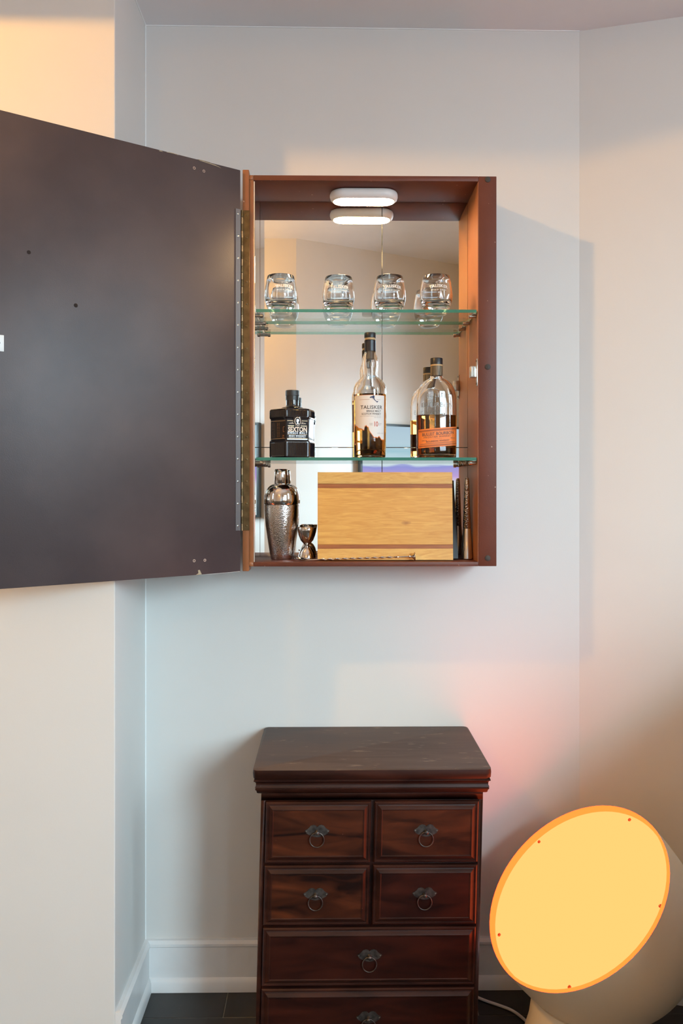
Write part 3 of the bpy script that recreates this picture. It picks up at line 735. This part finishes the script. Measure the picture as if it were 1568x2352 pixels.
def band(x0, x1, zb, zt, off, sl=0.085, n=40, zig=0.0):
    m_ = MB(); up_, lo_ = [], []
    for k in range(n + 1):
        x = x0 + (x1 - x0) * k / n; j = zig * (k % 2)
        up_.append(flask(x, zt + sl * x - j, off)); lo_.append(flask(x, zb + sl * x + j, off))
    m_.add(up_ + lo_, [(k, k+1, n+2+k, n+1+k) for k in range(n)]); return m_
ol = band(-0.0462, 0.0452, 0.0262, 0.0710, 0.0006, n=110, zig=0.0006).build('label', M['labelorange'], bb, smooth=0, recalc=False)
for zb, zt in ((0.0288, 0.0312), (0.0322, 0.0330), (0.0648, 0.0680), (0.0632, 0.0640)):
    band(-0.0455, 0.0440, zb, zt, 0.0009).build('stripe', M['labelburnt'], ol, smooth=0, recalc=False)
band(0.0415, 0.0425, 0.0312, 0.0648, 0.0009, n=2).build('stripe', M['labelburnt'], ol, smooth=0, recalc=False)
fl_ = lambda x, z: flask(x, z + 0.085 * x, 0.0011)
put(ol, 'lettering', M['inkdark'], [('BULLEIT', 0.0100, -0.0255, 0.0572, 'CENTER', 0.012, 1.05, 0.74), ('BOURBON', 0.0100, 0.0140, 0.0572, 'CENTER', 0.012, 1.05, 0.88), ('FRONTIER WHISKEY', 0.0058, -0.0040, 0.0502, 'CENTER', 0, 1.25, 1.0), ('BOURBON WHISKEY', 0.0058, -0.0030, 0.0400, 'CENTER', 0.004, 1.1, 0.95), ('45% alc', 0.0036, -0.0400, 0.0432, 'LEFT', 0, 1, 1), ('750 mL', 0.0040, 0.0395, 0.0445, 'RIGHT', 0, 1, 1)], fl_)
band(-0.014, 0.006, 0.0455, 0.0458, 0.0011, n=8).build('rule', M['inkdark'], ol, smooth=0, recalc=False)
band(-0.0435, 0.040, 0.0352, 0.0360, 0.0011, n=30).build('rule', M['inkdark'], ol, smooth=0, recalc=False)
em = MB()
for body, size, z, arc in (('BULLEIT', 0.0155, 0.1475, 5.0), ('BOURBON', 0.0155, 0.1245, 0.6)):
    vs, fs = text_geo(body, size, 'CENTER', -0.012, 1.12, 0.92, 0.001)
    em.add([flask(x - 0.003, z + y - arc * x * x, (d + 0.001) * 0.7 - 0.0002) for x, y, d in vs], fs)
em.build('embossed_lettering', M['emboss'], bb, smooth=0, recalc=False)

# --- black hexagonal bottle
hx, hy, HR = -0.0885, -0.093, 0.0560
sb = thing('hexagonal_bottle', 'black six-sided whiskey bottle with fluted glass and oval portrait label', 'bottle', (hx, hy, S2), 'bottles on the lower glass shelf')
HA0 = math.radians(-90 + 17)      # outward angle of the front face normal
def hexring(R, z, ribs=0.0, nr=16, round_=0.06):
    pts = []
    for f in range(6):
        an = HA0 + f * PI / 3
        ap = R * math.cos(PI / 6); hl_ = R * math.sin(PI / 6)
        nx, ny = math.cos(an), math.sin(an); tx, ty = -ny, nx
        K = nr * 2
        for k in range(K):
            t = -1 + 2 * (k + 0.5) / K
            t2 = t * (1 - round_)
            rb = ribs * (1 if k % 2 == 0 else -1) if abs(t) < 0.90 else 0
            sag = 0.0008 * (t * t)
            pts.append((hx + nx * (ap + rb - sag * 0.2) + tx * hl_ * t2, hy + ny * (ap + rb - sag * 0.2) + ty * hl_ * t2, S2 + z))
    return pts
k_ = 0.0006
hp = [(HR*0.94, 0.0, 0), (HR, 0.003, 0), (HR, 0.006, k_), (HR, 0.0335, k_), (HR, 0.037, 0), (HR*0.985, 0.0395, 0), (HR*0.955, 0.0405, 0), (HR*0.950, 0.0420, 0), (HR*0.950, 0.0895, 0), (HR*0.955, 0.0905, 0), (HR*0.985, 0.0915, 0), (HR, 0.0940, 0), (HR, 0.0965, k_), (HR, 0.1085, k_), (HR*0.995, 0.1105, 0), (HR*0.96, 0.1135, 0), (HR*0.80, 0.1155, 0), (HR*0.5, 0.1165, 0)]
MB().loft([hexring(R, z, r) for R, z, r in hp]).build('glass_body', M['blackglass'], sb, smooth=28)
MB().lathe([(0.0235, 0.1150), (0.0255, 0.1165), (0.0262, 0.1180), (0.0250, 0.1195), (0.0180, 0.1210), (0.0155, 0.1225), (0.0150, 0.1250), (0.0150, 0.1370)], (hx, hy, S2), 32).build('neck', M['blackglass'], sb, smooth=50)
MB().lathe([(0.0160, 0.1372), (0.0160, 0.1470)], (hx, hy, S2), 32).build('collar', M['black'], sb, smooth=50)
rings = []
for z, s_ in ((0.1476, 1.0), (0.1592, 1.0), (0.1604, 0.93)):
    rings.append([(hx + (0.0160*s_ + (0.00035 if k % 2 else 0)) * math.cos(2*PI*k/72), hy + (0.0160*s_ + (0.00035 if k % 2 else 0)) * math.sin(2*PI*k/72), S2 + z) for k in range(72)])
MB().loft(rings).build('cap', M['black'], sb, smooth=25)
def face(fi):
    an = HA0 + fi * PI / 3
    n_ = Vector((math.cos(an), math.sin(an), 0)); t_ = Vector((-n_.y, n_.x, 0))
    ap = HR * 0.950 * math.cos(PI / 6)
    return lambda x, z, off=0.0006: Vector((hx, hy, S2 + z)) + n_ * (ap + off) + t_ * x
f0 = face(0); f5 = face(5)
lb = MB().add([f0(-0.0246, 0.0432, 0.0003), f0(0.0246, 0.0432, 0.0003), f0(0.0246, 0.0885, 0.0003), f0(-0.0246, 0.0885, 0.0003)], [(0,1,2,3)])
lb.add([f5(-0.0246, 0.0432, 0.0003), f5(0.0246, 0.0432, 0.0003), f5(0.0246, 0.0885, 0.0003), f5(-0.0246, 0.0885, 0.0003)], [(0,1,2,3)])
lb = lb.build('label', M['labelblack'], sb, smooth=0, recalc=False)
put(lb, 'lettering', M['cream'], [('SEXTON', 0.0152, 0.0005, 0.0645, 'CENTER', 0.035, 1.0, 0.78), ('THE', 0.0045, 0, 0.0735, 'CENTER', 0.01, 1.6, 1.0)], f0)
put(lb, 'small_lettering', M['silverprint'], [('SINGLE MALT', 0.0068, 0.0, 0.0568, 'CENTER', 0.012, 1.25, 0.95), ('IRISH WHISKEY', 0.0060, 0.0, 0.0497, 'CENTER', 0.012, 1.25, 0.82), ('DISTILLED IN COPPER POTS', 0.0026, 0, 0.0458, 'CENTER', 0, 1.3, 0.95)], f0)
def strip_face(fn, x0, x1, z0, z1, off=0.0006):
    return [fn(x0, z0, off), fn(x1, z0, off), fn(x1, z1, off), fn(x0, z1, off)]
ru = MB()
for fn, x0, x1, z0, z1 in ((f0, -0.0242, -0.008, 0.0848, 0.0855), (f0, 0.008, 0.0242, 0.0848, 0.0855), (f0, -0.0242, 0.0242, 0.0437, 0.0444), (f5, -0.0242, 0.0242, 0.0848, 0.0856), (f5, -0.0242, 0.0242, 0.0437, 0.0445), (f0, -0.0225, -0.008, 0.0726, 0.0740), (f0, 0.008, 0.0225, 0.0726, 0.0740), (f0, -0.0235, -0.004, 0.0529, 0.0533), (f0, 0.004, 0.0235, 0.0529, 0.0533)):
    ru.add(strip_face(fn, x0, x1, z0, z1), [(0,1,2,3)])
ru.build('rule', M['gold'], lb, smooth=0, recalc=False)
br = MB()
for x0, x1, z0, z1 in ((0.0165, 0.0180, 0.0600, 0.0705), (0.0172, 0.0215, 0.0702, 0.0716), (0.0172, 0.0215, 0.0590, 0.0603)):
    br.add(strip_face(f5, x0, x1, z0, z1), [(0,1,2,3)])
br.build('bracket', M['copperprint'], lb, smooth=0, recalc=False)
vt = []
for body, x in (('SINGLE MALT IRISH WHISKEY', -0.0185), ('DISTILLED AND AGED IN IRELAND', -0.0135), ('NATURE OF THE SPIRIT', -0.001), ('MATURED IN OAK CASKS', 0.004)):
    vt.append((body, 0.0034, x))
vm = MB()
for body, size, x in vt:
    vs, fs = text_geo(body, size, 'CENTER', 0, 1.1)
    s_ = min(1.0, 0.034 / max(1e-6, (max(v[0] for v in vs) - min(v[0] for v in vs))))
    vm.add([f5(x - py, 0.0645 + px * s_) for px, py in vs], fs)
put(lb, 'side_lettering', M['copperprint'], [('SM', 0.005, 0.0175, 0.0505, 'CENTER', 0.01, 1, 1), ('IW', 0.005, 0.0175, 0.0465, 'CENTER', 0.01, 1, 1)], f5)
vm.build('side_lettering', M['copperprint'], lb, smooth=0, recalc=False)
def oval(fn, cx_, cz_, a, b, off, n=28):
    return [fn(cx_ + a*math.cos(2*PI*k/n), cz_ + b*math.sin(2*PI*k/n), off) for k in range(n)]
arch = MB().loft([oval(f0, 0, 0.0868, 0.0100, 0.0125, -0.0006), oval(f0, 0, 0.0868, 0.0100, 0.0125, 0.0024), oval(f0, 0, 0.0868, 0.0092, 0.0115, 0.0030)]).build('medallion', M['blackglass'], sb, smooth=40)
MB().add(oval(f0, 0, 0.0840, 0.0074, 0.0096, 0.0033), [tuple(range(28))]).build('medallion_ring', M['cream'], arch, smooth=0, recalc=False)
MB().add(oval(f0, 0, 0.0840, 0.0062, 0.0084, 0.0036), [tuple(range(28))]).build('medallion_field', M['labelblack'], arch, smooth=0, recalc=False)
pr = [(-0.0030, 0.0775), (-0.0012, 0.0805), (-0.0020, 0.0820), (-0.0032, 0.0832), (-0.0026, 0.0850), (-0.0032, 0.0872), (-0.0012, 0.0890), (0.0018, 0.0888), (0.0034, 0.0866), (0.0030, 0.0842), (0.0012, 0.0824), (0.0010, 0.0808), (0.0036, 0.0780)]
MB().add([f0(x, z, 0.0039) for x, z in pr], [tuple(range(len(pr)))]).build('portrait', M['silverprint'], arch, smooth=0, recalc=False)
fo = MB()
for sg in (-1, 1):
    for cx_, cz_, R in ((0.0098, 0.0800, 0.0022), (0.0145, 0.0793, 0.0016), (0.0186, 0.0788, 0.0011)):
        a_ = oval(f0, sg*cx_, cz_, R*1.5, R, 0.0007, 16); b_ = oval(f0, sg*cx_, cz_, R*1.0, R*0.6, 0.0007, 16)
        fo.add(a_ + b_, [(k, (k+1) % 16, 16 + (k+1) % 16, 16 + k) for k in range(16)])
fo.build('scroll', M['cream'], lb, smooth=0, recalc=False)

# ================================================================ BAR TOOLS ON THE CABINET FLOOR
FZ = IZ0 + 0.0003
sx, sy = -0.1158, -0.0745
sh = thing('cocktail_shaker', 'hammered chrome cocktail shaker standing left of the jigger', 'shaker', (sx, sy, FZ))
MB().lathe([(0.0, 0.001), (0.022, 0.001), (0.0240, 0.0), (0.0252, 0.002), (0.0275, 0.014), (0.0325, 0.046), (0.0372, 0.080), (0.0395, 0.108), (0.0400, 0.1295), (0.0385, 0.1300)], (sx, sy, FZ), 56, cap0=False).build('tin', M['hammer'], sh, smooth=60)
MB().lathe([(0.0390, 0.1302), (0.0404, 0.1312), (0.0404, 0.142), (0.0396, 0.152), (0.0372, 0.162), (0.0325, 0.1705), (0.0262, 0.1762), (0.0185, 0.1795), (0.0165, 0.1800)], (sx, sy, FZ), 56).build('lid', M['chrome'], sh, smooth=60)
MB().lathe([(0.0166, 0.1800), (0.0169, 0.1806), (0.0163, 0.205), (0.0155, 0.2130), (0.0140, 0.2150), (0.0, 0.2153)], (sx, sy, FZ), 44, cap1=False).build('cap', M['chrome'], sh, smooth=50)

jx, jy = -0.0545, -0.0785
jg = thing('jigger', 'small polished double-cone jigger between shaker and cutting board', 'jigger', (jx, jy, FZ))
MB().lathe([(0.0212, 0.0), (0.0215, 0.0004), (0.0208, 0.006), (0.0180, 0.0175), (0.0130, 0.0265), (0.0072, 0.0315), (0.0052, 0.0325), (0.0045, 0.031), (0.010, 0.0265), (0.0165, 0.0165), (0.0200, 0.005), (0.0205, 0.0)], (jx, jy, FZ), 40, cap0=False, cap1=False).build('small_cup', M['chrome'], jg, smooth=60)
MB().lathe([(0.0050, 0.0322), (0.0056, 0.0345), (0.0086, 0.0375), (0.0150, 0.0450), (0.0198, 0.0570), (0.0218, 0.0680), (0.0226, 0.0762), (0.0222, 0.0766), (0.0217, 0.0760), (0.0209, 0.0680), (0.0189, 0.0575), (0.0142, 0.0460), (0.006, 0.039), (0.0, 0.0385)], (jx, jy, FZ), 40, cap1=False).build('large_cup', M['chrome'], jg, smooth=60)

# cutting board: five glued strips, standing almost upright against a thin black board
bx0, bx1 = -0.0284, 0.2884
BH, BT, BYF = 0.2060, 0.019, -0.1250
lean = 0.075
cb = thing('cutting_board', 'maple cutting board with two dark stripes standing at the front of the cabinet floor', 'cutting board', ((bx0 + bx1)/2, BYF, FZ))
def bpt(x, h, d, yf=BYF, bt=BT, ln_=lean):   # d = into the board, from the front face
    return Vector((x, yf + h * math.sin(ln_) + d * math.cos(ln_), FZ + 0.0002 + h * math.cos(ln_) - d * math.sin(ln_) + bt * math.sin(ln_)))
BOXF = [(0,3,2,1),(4,5,6,7),(0,1,5,4),(1,2,6,5),(2,3,7,6),(3,0,4,7)]
for h0, h1, nm, m in ((0, 0.0265, 'plank', M['maple2']), (0.0265, 0.0362, 'stripe', M['walnut']), (0.0362, 0.1685, 'plank', M['maple']), (0.1685, 0.1785, 'stripe', M['walnut']), (0.1785, BH, 'plank', M['maple2'])):
    vs = [bpt(x, h, d) for h in (h0, h1) for x, d in ((bx0, 0), (bx1, 0), (bx1, BT), (bx0, BT))]
    MB().add(vs, BOXF).build(nm, m, cb, bevel=0.0004, seg=1)
vs = [bpt(x, h, d, -0.0985, 0.007, 0.375) for h in (0, 0.200) for x, d in ((0.05, 0), (0.3045, 0), (0.3045, 0.007), (0.05, 0.007))]
tag(MB().add(vs, BOXF).build('slate_board', M['slate'], None, bevel=0.001, loc=(0.177, -0.095, FZ)), 'thin black board leaning behind the maple cutting board', 'board')
# muddler
mx_, my_ = 0.3275, -0.0820
md = thing('muddler', 'slim tapered steel muddler standing right of the cutting board', 'muddler', (mx_, my_, FZ))
MB().lathe([(0.0, 0.0008), (0.0125, 0.0), (0.0143, 0.0012), (0.0143, 0.003), (0.0098, 0.0725), (0.0090, 0.0733)], (mx_, my_, FZ), 32, cap0=False).build('foot', M['muddler'], md, smooth=50)
MB().lathe([(0.0090, 0.0735), (0.0097, 0.0742), (0.0052, 0.1875), (0.0045, 0.1925), (0.0028, 0.1945), (0.0, 0.195)], (mx_, my_, FZ), 32, cap1=False).build('grip', M['hammer2'], md, smooth=50)

# bar spoon lying in front of the board
p0, p1 = Vector((-0.0520, -0.1340, FZ + 0.0030)), Vector((0.1880, -0.1385, FZ + 0.0110))
bs = thing('bar_spoon', 'long twisted steel bar spoon lying along the cabinet floor', 'spoon', (0.06, -0.135, FZ))
rings = []; n = 150
ax = (p1 - p0).normalized(); s_ = ax.cross(Vector((0, 0, 1))).normalized(); u_ = s_.cross(ax)
for i in range(n + 1):
    t = i / n
    tw = 0 if t < 0.12 or t > 0.86 else (t - 0.12) * 44
    p = p0 + (p1 - p0) * t; ring = []
    for k in range(8):
        a = 2*PI*k/8
        rx, ry = (0.0024, 0.0013) if 0.10 < t < 0.88 else (0.0015, 0.0015)
        x_, y_ = rx*math.cos(a), ry*math.sin(a)
        ring.append(p + s_*(x_*math.cos(tw) - y_*math.sin(tw)) + u_*(x_*math.sin(tw) + y_*math.cos(tw)))
    rings.append(ring)
MB().loft(rings).build('shaft', M['chrome'], bs, smooth=60)
bw = MB()
g0, g1 = [], []
for i in range(13):
    for j in range(9):
        u2, v2 = -1 + 2*i/12, -1 + 2*j/8
        wdt = 0.0095 * math.sqrt(max(0, 1 - u2*u2)) + 0.0006
        dep = 0.0042 * (1 - u2*u2) * (1 - v2*v2)
        pc = Vector((-0.0665 + 0.0155*u2, -0.1345 + wdt*v2*0.9, FZ + 0.0058 + 0.0012*v2 - dep - 0.0014*u2))
        g0.append(pc); g1.append(pc + Vector((0, 0, 0.0008)))
qd = [(i*9+j, (i+1)*9+j, (i+1)*9+j+1, i*9+j+1) for i in range(12) for j in range(8)]
bw.add(g0, qd); bw.add(g1, qd)
bw.build('bowl', M['chrome'], bs, smooth=70, recalc=False)
qm = Vector((0, 0, 1)).rotation_difference(ax).to_matrix()
MB().lathe([(0.0014, -0.006), (0.0032, -0.004), (0.0032, -0.0015), (0.0020, 0.0), (0.0045, 0.0045), (0.0095, 0.0085), (0.0098, 0.0100), (0.0, 0.0105)], p1, 24, xf=qm, cap1=False).build('end_disc', M['chrome'], bs, smooth=50)

# ================================================================ CHEST OF DRAWERS
ch = thing('chest_of_drawers', 'dark mahogany chest of small drawers with iron ring pulls below the cabinet', 'chest', (0.09, -0.16, 0))
SHK = 0.024
def shear(p): return Vector((p.x + SHK * (min(p.z, 0.594) - 0.594), p.y, p.z))
BX0, BX1, BY = -0.1450, 0.3258, -0.300
def rrect(o, z, oyb=0.004):
    return [(BX0 - o*0.98, BY - o*1.15, z), (BX1 + o*0.9, BY - o*1.15, z), (BX1 + o*0.9, -oyb, z), (BX0 - o*0.98, -oyb, z)]
# top slab with softened corners
def slab(o, z, r=0.012):
    x0, x1, y0, y1 = BX0 - o, BX1 + o*0.95, BY - o*1.15, -0.004
    pts = []
    for cx_, cy_, a0 in ((x1 - r, y0 + r, -PI/2), (x1 - r, y1 - r, 0), (x0 + r, y1 - r, PI/2), (x0 + r, y0 + r, PI)):
        for k in range(5):
            a = a0 + PI/2 * k/4; pts.append((cx_ + r*math.cos(a), cy_ + r*math.sin(a), z))
    return pts
MB().loft([slab(0.0145, 0.6258), slab(0.0165, 0.6285), slab(0.0172, 0.6385), slab(0.0165, 0.6460)], cap1=False).build('top_edge', M['mahogframe'], ch, smooth=40)
MB().loft([slab(0.0165, 0.6459), slab(0.0150, 0.6475)], cap0=False).build('top', M['mahogtop'], ch, smooth=50)
MB().loft([rrect(0.0140, 0.6260), rrect(0.0140, 0.6246), rrect(0.0150, 0.6238), rrect(0.0150, 0.6218), rrect(0.0125, 0.6205), rrect(0.0105, 0.6170), rrect(0.0105, 0.6120), rrect(0.0120, 0.6095), rrect(0.0125, 0.6078), rrect(0.0112, 0.6068), rrect(0.0122, 0.6056), rrect(0.0118, 0.6030), rrect(0.0098, 0.6010), rrect(0.0086, 0.5960), rrect(0.0060, 0.5940), rrect(0.0, 0.5938)]).build('cornice', M['mahogframe'], ch, smooth=50)
car = MB().box(BX0, BX1, BY, -0.022, 0.045, 0.5945)
car.map(shear); car.build('carcass', M['mahogdark'], ch, bevel=0.002)
fr = MB()
for xa, xb, za, zb in ((BX0, BX1, 0.5775, 0.5942), (BX0, -0.1355, 0.045, 0.5775), (0.3168, BX1, 0.045, 0.5775)):
    fr.box(xa, xb, BY - 0.003, BY + 0.004, za, zb)
fr.map(shear); fr.build('face_frame', M['mahogframe'], ch, bevel=0.0006)
sk = MB().box(-0.1515, -0.1345, -0.302, -0.023, 0.0, 0.112); sk.build('side_skirt', M['mahogframe'], ch, bevel=0.002)
sk = MB().box(-0.1345, 0.307, -0.29, -0.04, 0.0, 0.0455); sk.build('plinth', M['mahogdark'], ch, bevel=0.002)
def drawer(xa, xb, za, zb, pull_x, dark):
    F = BY - 0.001
    steps = [(0.0, 0.0), (0.0, 0.0085), (0.0022, 0.0112), (0.0050, 0.0112), (0.0062, 0.0098), (0.0085, 0.0106), (0.0120, 0.0138), (0.0142, 0.0150), (0.0158, 0.0150), (0.0170, 0.0140)]
    rings = []
    for ins, o in steps:
        rings.append([(xa + ins, F - o, za + ins), (xb - ins, F - o, za + ins), (xb - ins, F - o, zb - ins), (xa + ins, F - o, zb - ins)])
    mb_ = MB(); mb_.loft(rings, cap1=False)
    n_ = len(rings)
    mb_.add(rings[-1], [(0, 1, 2, 3)], 1)
    mb_.map(shear)
    d_ = mb_.build('drawer', [M['mahogframe'], M['mahogdark'] if dark else M['mahog']], ch, smooth=20)
    # bat-shaped back plate
    px, pz = pull_x, (za + zb) / 2 + 0.0052
    half = [(0.0, 0.0085), (0.0035, 0.0118), (0.0085, 0.0130), (0.0140, 0.0112), (0.0178, 0.0065), (0.0208, 0.0040), (0.0248, 0.0022), (0.0262, -0.0002), (0.0240, -0.0016), (0.0225, -0.0045), (0.0170, -0.0080), (0.0110, -0.0105), (0.0055, -0.0122), (0.0, -0.0130)]
    poly = half + [(-x, z) for x, z in reversed(half[1:-1])]
    FF = F - 0.0140
    MB().prism(poly, lambda x, z, d: shear(Vector((px + x, FF - d, pz + z))), 0.0, 0.0012).build('pull_plate', M['iron'], d_, smooth=30)
    kn = MB().lathe([(0.0046, 0.0), (0.0046, 0.0025), (0.0032, 0.0042), (0.0030, 0.0085), (0.0042, 0.0098), (0.0028, 0.0115), (0.0, 0.0118)], (px, FF - 0.0010, pz - 0.0012), 16, xf=Matrix.Rotation(PI/2, 3, 'X'), cap1=False)
    kn.map(shear); kn.build('pull_post', M['iron'], d_, smooth=50)
    tr = MB().torus((px, FF - 0.0052, pz - 0.0172), 0.0150, 0.0012, xf=Matrix.Rotation(PI/2 - 0.06, 3, 'X'))
    tr.map(shear); tr.build('pull_ring', M['iron'], d_, smooth=60)
    for sg in (-1, 1):
        s = MB().lathe([(0.0014, 0), (0.0014, 0.0006), (0, 0.0010)], (px + sg*0.0228, FF - 0.0012, pz - 0.0002), 8, xf=Matrix.Rotation(PI/2, 3, 'X'), cap1=False)
        s.map(shear); s.build('pull_tack', M['screw'], d_, smooth=50)
    return d_
for za, zb in ((0.4478, 0.5762), (0.3166, 0.4420)):
    drawer(-0.1338, 0.0883, za, zb, -0.0246, False)
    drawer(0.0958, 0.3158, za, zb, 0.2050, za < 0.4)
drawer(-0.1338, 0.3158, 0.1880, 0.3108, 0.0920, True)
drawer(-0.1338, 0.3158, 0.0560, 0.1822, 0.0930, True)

# ================================================================ FLOOR LAMP
LR = 0.2127
LN = Vector((-0.6252, -0.2195, 0.7489)).normalized()
LC = Vector((0.5189, -0.3313, 0.3870))
lq = Vector((0, 0, 1)).rotation_difference(LN).to_matrix()
flp = thing('floor_lamp', 'cream ball floor lamp with a glowing tilted round diffuser', 'lamp', (LC.x + 0.035, LC.y + 0.016, 0))
lip = 0.0145
prof = [(LR - 0.0060, -0.0042), (LR - 0.0022, -0.0042), (LR - 0.0020, lip - 0.0054), (LR, lip - 0.0054), (LR + 0.001, -0.03), (LR, -0.06)]
for k in range(1, 22):
    a = PI/2 * k / 22
    prof.append((LR * math.cos(a), -0.06 - LR * math.sin(a)))
prof.append((0.0, -0.06 - LR))
MB().lathe(prof, LC, 72, xf=lq, cap0=False, cap1=False).build('shell', M['lampshell'], flp, smooth=60)
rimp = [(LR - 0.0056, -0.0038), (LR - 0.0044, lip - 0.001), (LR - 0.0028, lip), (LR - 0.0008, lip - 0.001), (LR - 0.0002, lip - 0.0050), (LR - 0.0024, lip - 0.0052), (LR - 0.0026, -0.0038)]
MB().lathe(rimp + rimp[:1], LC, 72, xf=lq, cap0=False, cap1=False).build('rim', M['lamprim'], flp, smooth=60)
MB().lathe([(LR - 0.006, -0.003), (LR - 0.006, 0.0), (0.0, 0.0004)], LC, 72, xf=lq, cap1=False).build('diffuser', M['lampface'], flp, smooth=60)
ux = Vector((0, 0, 1)).cross(LN).normalized(); uy = LN.cross(ux)
for deg in (5.0, 77.0, 149.0, 221.0, 293.0):
    a = math.radians(deg + 18)
    c = LC + (ux * math.cos(a) + uy * math.sin(a)) * (LR - 0.0155)
    MB().lathe([(0.0036, -0.001), (0.0036, 0.0018), (0.0022, 0.0030), (0.0010, 0.0024)], c, 12, xf=lq).build('screw', M['copper'], flp, smooth=40)
SC = LC - LN * 0.06
bc = (SC.x - 0.012, SC.y, 0)
zj = SC.z - math.sqrt(LR**2 - 0.112**2)
MB().lathe([(0.155, 0.001), (0.158, 0.006), (0.140, 0.05), (0.122, 0.11), (0.114, zj + 0.004), (0.110, zj + 0.0045), (0.105, zj - 0.02)], bc, 56).build('base', M['lampshell'], flp, smooth=50)
cp = [(0.3270, -0.020, 0.16), (0.334, -0.022, 0.06), (0.340, -0.030, 0.014), (0.352, -0.046, 0.0045), (0.375, -0.066, 0.004), (0.402, -0.083, 0.004), (0.430, -0.104, 0.004), (0.450, -0.135, 0.004), (0.463, -0.170, 0.004), (0.475, -0.21, 0.004), (0.492, -0.235, 0.006)]
sm = []
for i in range(len(cp) - 1):
    a, b = Vector(cp[i]), Vector(cp[i+1]); pa = Vector(cp[max(i-1, 0)]); pb = Vector(cp[min(i+2, len(cp)-1)])
    for k in range(5):
        t = k / 5
        sm.append(0.5*((2*a) + (b - pa)*t + (2*pa - 5*a + 4*b - pb)*t*t + (3*a - pa - 3*b + pb)*t**3))
sm.append(Vector(cp[-1]))
MB().tube(sm, 0.0034, 8).build('power_cord', M['cord'], flp, smooth=60)

# ================================================================ REST OF THE ROOM (television in the mirror, the rest out of view)
# unseen wing chair added right of the frame, shaped to shade the lamp's corner
ac = thing('added_armchair', 'grey wing chair added out of view to shade the floor lamp corner', 'added_armchair', (0.98, -0.96, 0))
wing = [(0.650, 0.10), (0.650, 0.61), (0.662, 0.650), (0.70, 0.690), (0.80, 0.780), (0.90, 0.872), (1.00, 0.962), (1.10, 1.050), (1.17, 1.105), (1.26, 1.125), (1.33, 1.09), (1.33, 0.10)]
for ya, yb in ((-0.70, -0.60), (-1.36, -1.26)):
    MB().prism(wing, lambda x, z, d: (x, d, z), ya, yb).build('wing', M['fabric'], ac, bevel=0.012, seg=3)
MB().box(0.665, 1.16, -1.258, -0.702, 0.10, 0.30).build('seat_base', M['fabric'], ac, bevel=0.015, seg=3)
MB().box(0.655, 1.15, -1.254, -0.706, 0.301, 0.44).build('seat_cushion', M['fabric'], ac, bevel=0.03, seg=3)
MB().box(1.16, 1.31, -1.258, -0.702, 0.10, 1.11).build('backrest', M['fabric'], ac, bevel=0.03, seg=3)
for x in (0.69, 1.28):
    for y in (-1.31, -0.65):
        MB().lathe([(0.014, 0.0003), (0.022, 0.1005)], (x, y, 0), 12).build('leg', M['mahogdark'], ac)
# television on the slanted rear wall
td = Vector((1, QS, 0)).normalized(); tn = Vector((-td.y, td.x, 0))
T0 = Vector((0.225, AY + QS * (0.225 - AX), 0)) + tn * 0.03
def tvp(s, z, o): return T0 + td * s + tn * o + Vector((0, 0, z))
tv = thing('television', 'flat television with a pale blue picture reflected in the cabinet mirror', 'television', tuple(T0 + td * 0.54 + Vector((0, 0, 0.985))))
def tvbox(s0, s1, z0, z1, o0, o1, name, m, **kw):
    vs = [tvp(s, z, o) for z in (z0, z1) for s, o in ((s0, o0), (s1, o0), (s1, o1), (s0, o1))]
    return MB().add(vs, [(0,3,2,1),(4,5,6,7),(0,1,5,4),(1,2,6,5),(2,3,7,6),(3,0,4,7)]).build(name, m, tv, **kw)
tvbox(0, 1.08, 0.985, 1.795, 0.0, 0.045, 'bezel', M['bezel'], bevel=0.006)
tvbox(0.022, 1.058, 1.007, 1.773, 0.0452, 0.0462, 'screen', M['tv'], smooth=0)
tvbox(0.5, 0.90, 1.25, 1.55, -0.029, 0.0, 'wall_mount', M['bezel'], smooth=0)
# bare warm bulb hanging from the high ceiling, left of the camera
bl = (-1.50, -1.16, 2.72)
cl = thing('pendant_light', 'bare warm bulb hanging on a thin white cord', 'pendant light', (bl[0], bl[1], HIGH))
MB().lathe([(0.05, HIGH - 0.0005), (0.05, HIGH - 0.012), (0.02, HIGH - 0.03)], (bl[0], bl[1], 0), 32).build('ceiling_rose', M['whiteplastic'], cl, smooth=40)
MB().lathe([(0.003, bl[2] + 0.08), (0.003, HIGH - 0.03)], (bl[0], bl[1], 0), 8).build('cord', M['cord'], cl)
MB().lathe([(0.013, bl[2] + 0.034), (0.018, bl[2] + 0.04), (0.018, bl[2] + 0.075), (0.006, bl[2] + 0.085)], (bl[0], bl[1], 0), 24).build('socket', M['whiteplastic'], cl, smooth=40)
pf = [(0.012, 0.034)] + [(0.032 * math.sin(a), 0.032 * math.cos(a)) for a in [0.45 + (PI - 0.45) * k / 12 for k in range(13)]]
MB().lathe([(r, z + bl[2]) for r, z in pf], (bl[0], bl[1], 0), 24, cap1=False).build('bulb', M['bulb'], cl, smooth=60)

bl2 = (-0.95, -4.25, 2.65)  # second bulb, added out of view to brighten the mirrored rear wall
c2 = copy_tree(cl)
c2.location = (bl2[0], bl2[1], HIGH)
cl['label'] = 'bare warm bulb on a thin cord, nearest the chimney breast'
c2['label'] = 'bare warm bulb added out of view to brighten the rear wall'
for ch_ in c2.children:
    if ch_.name.startswith('bulb'):
        ch_.data = ch_.data.copy(); ch_.data.materials[0] = M['bulb2']
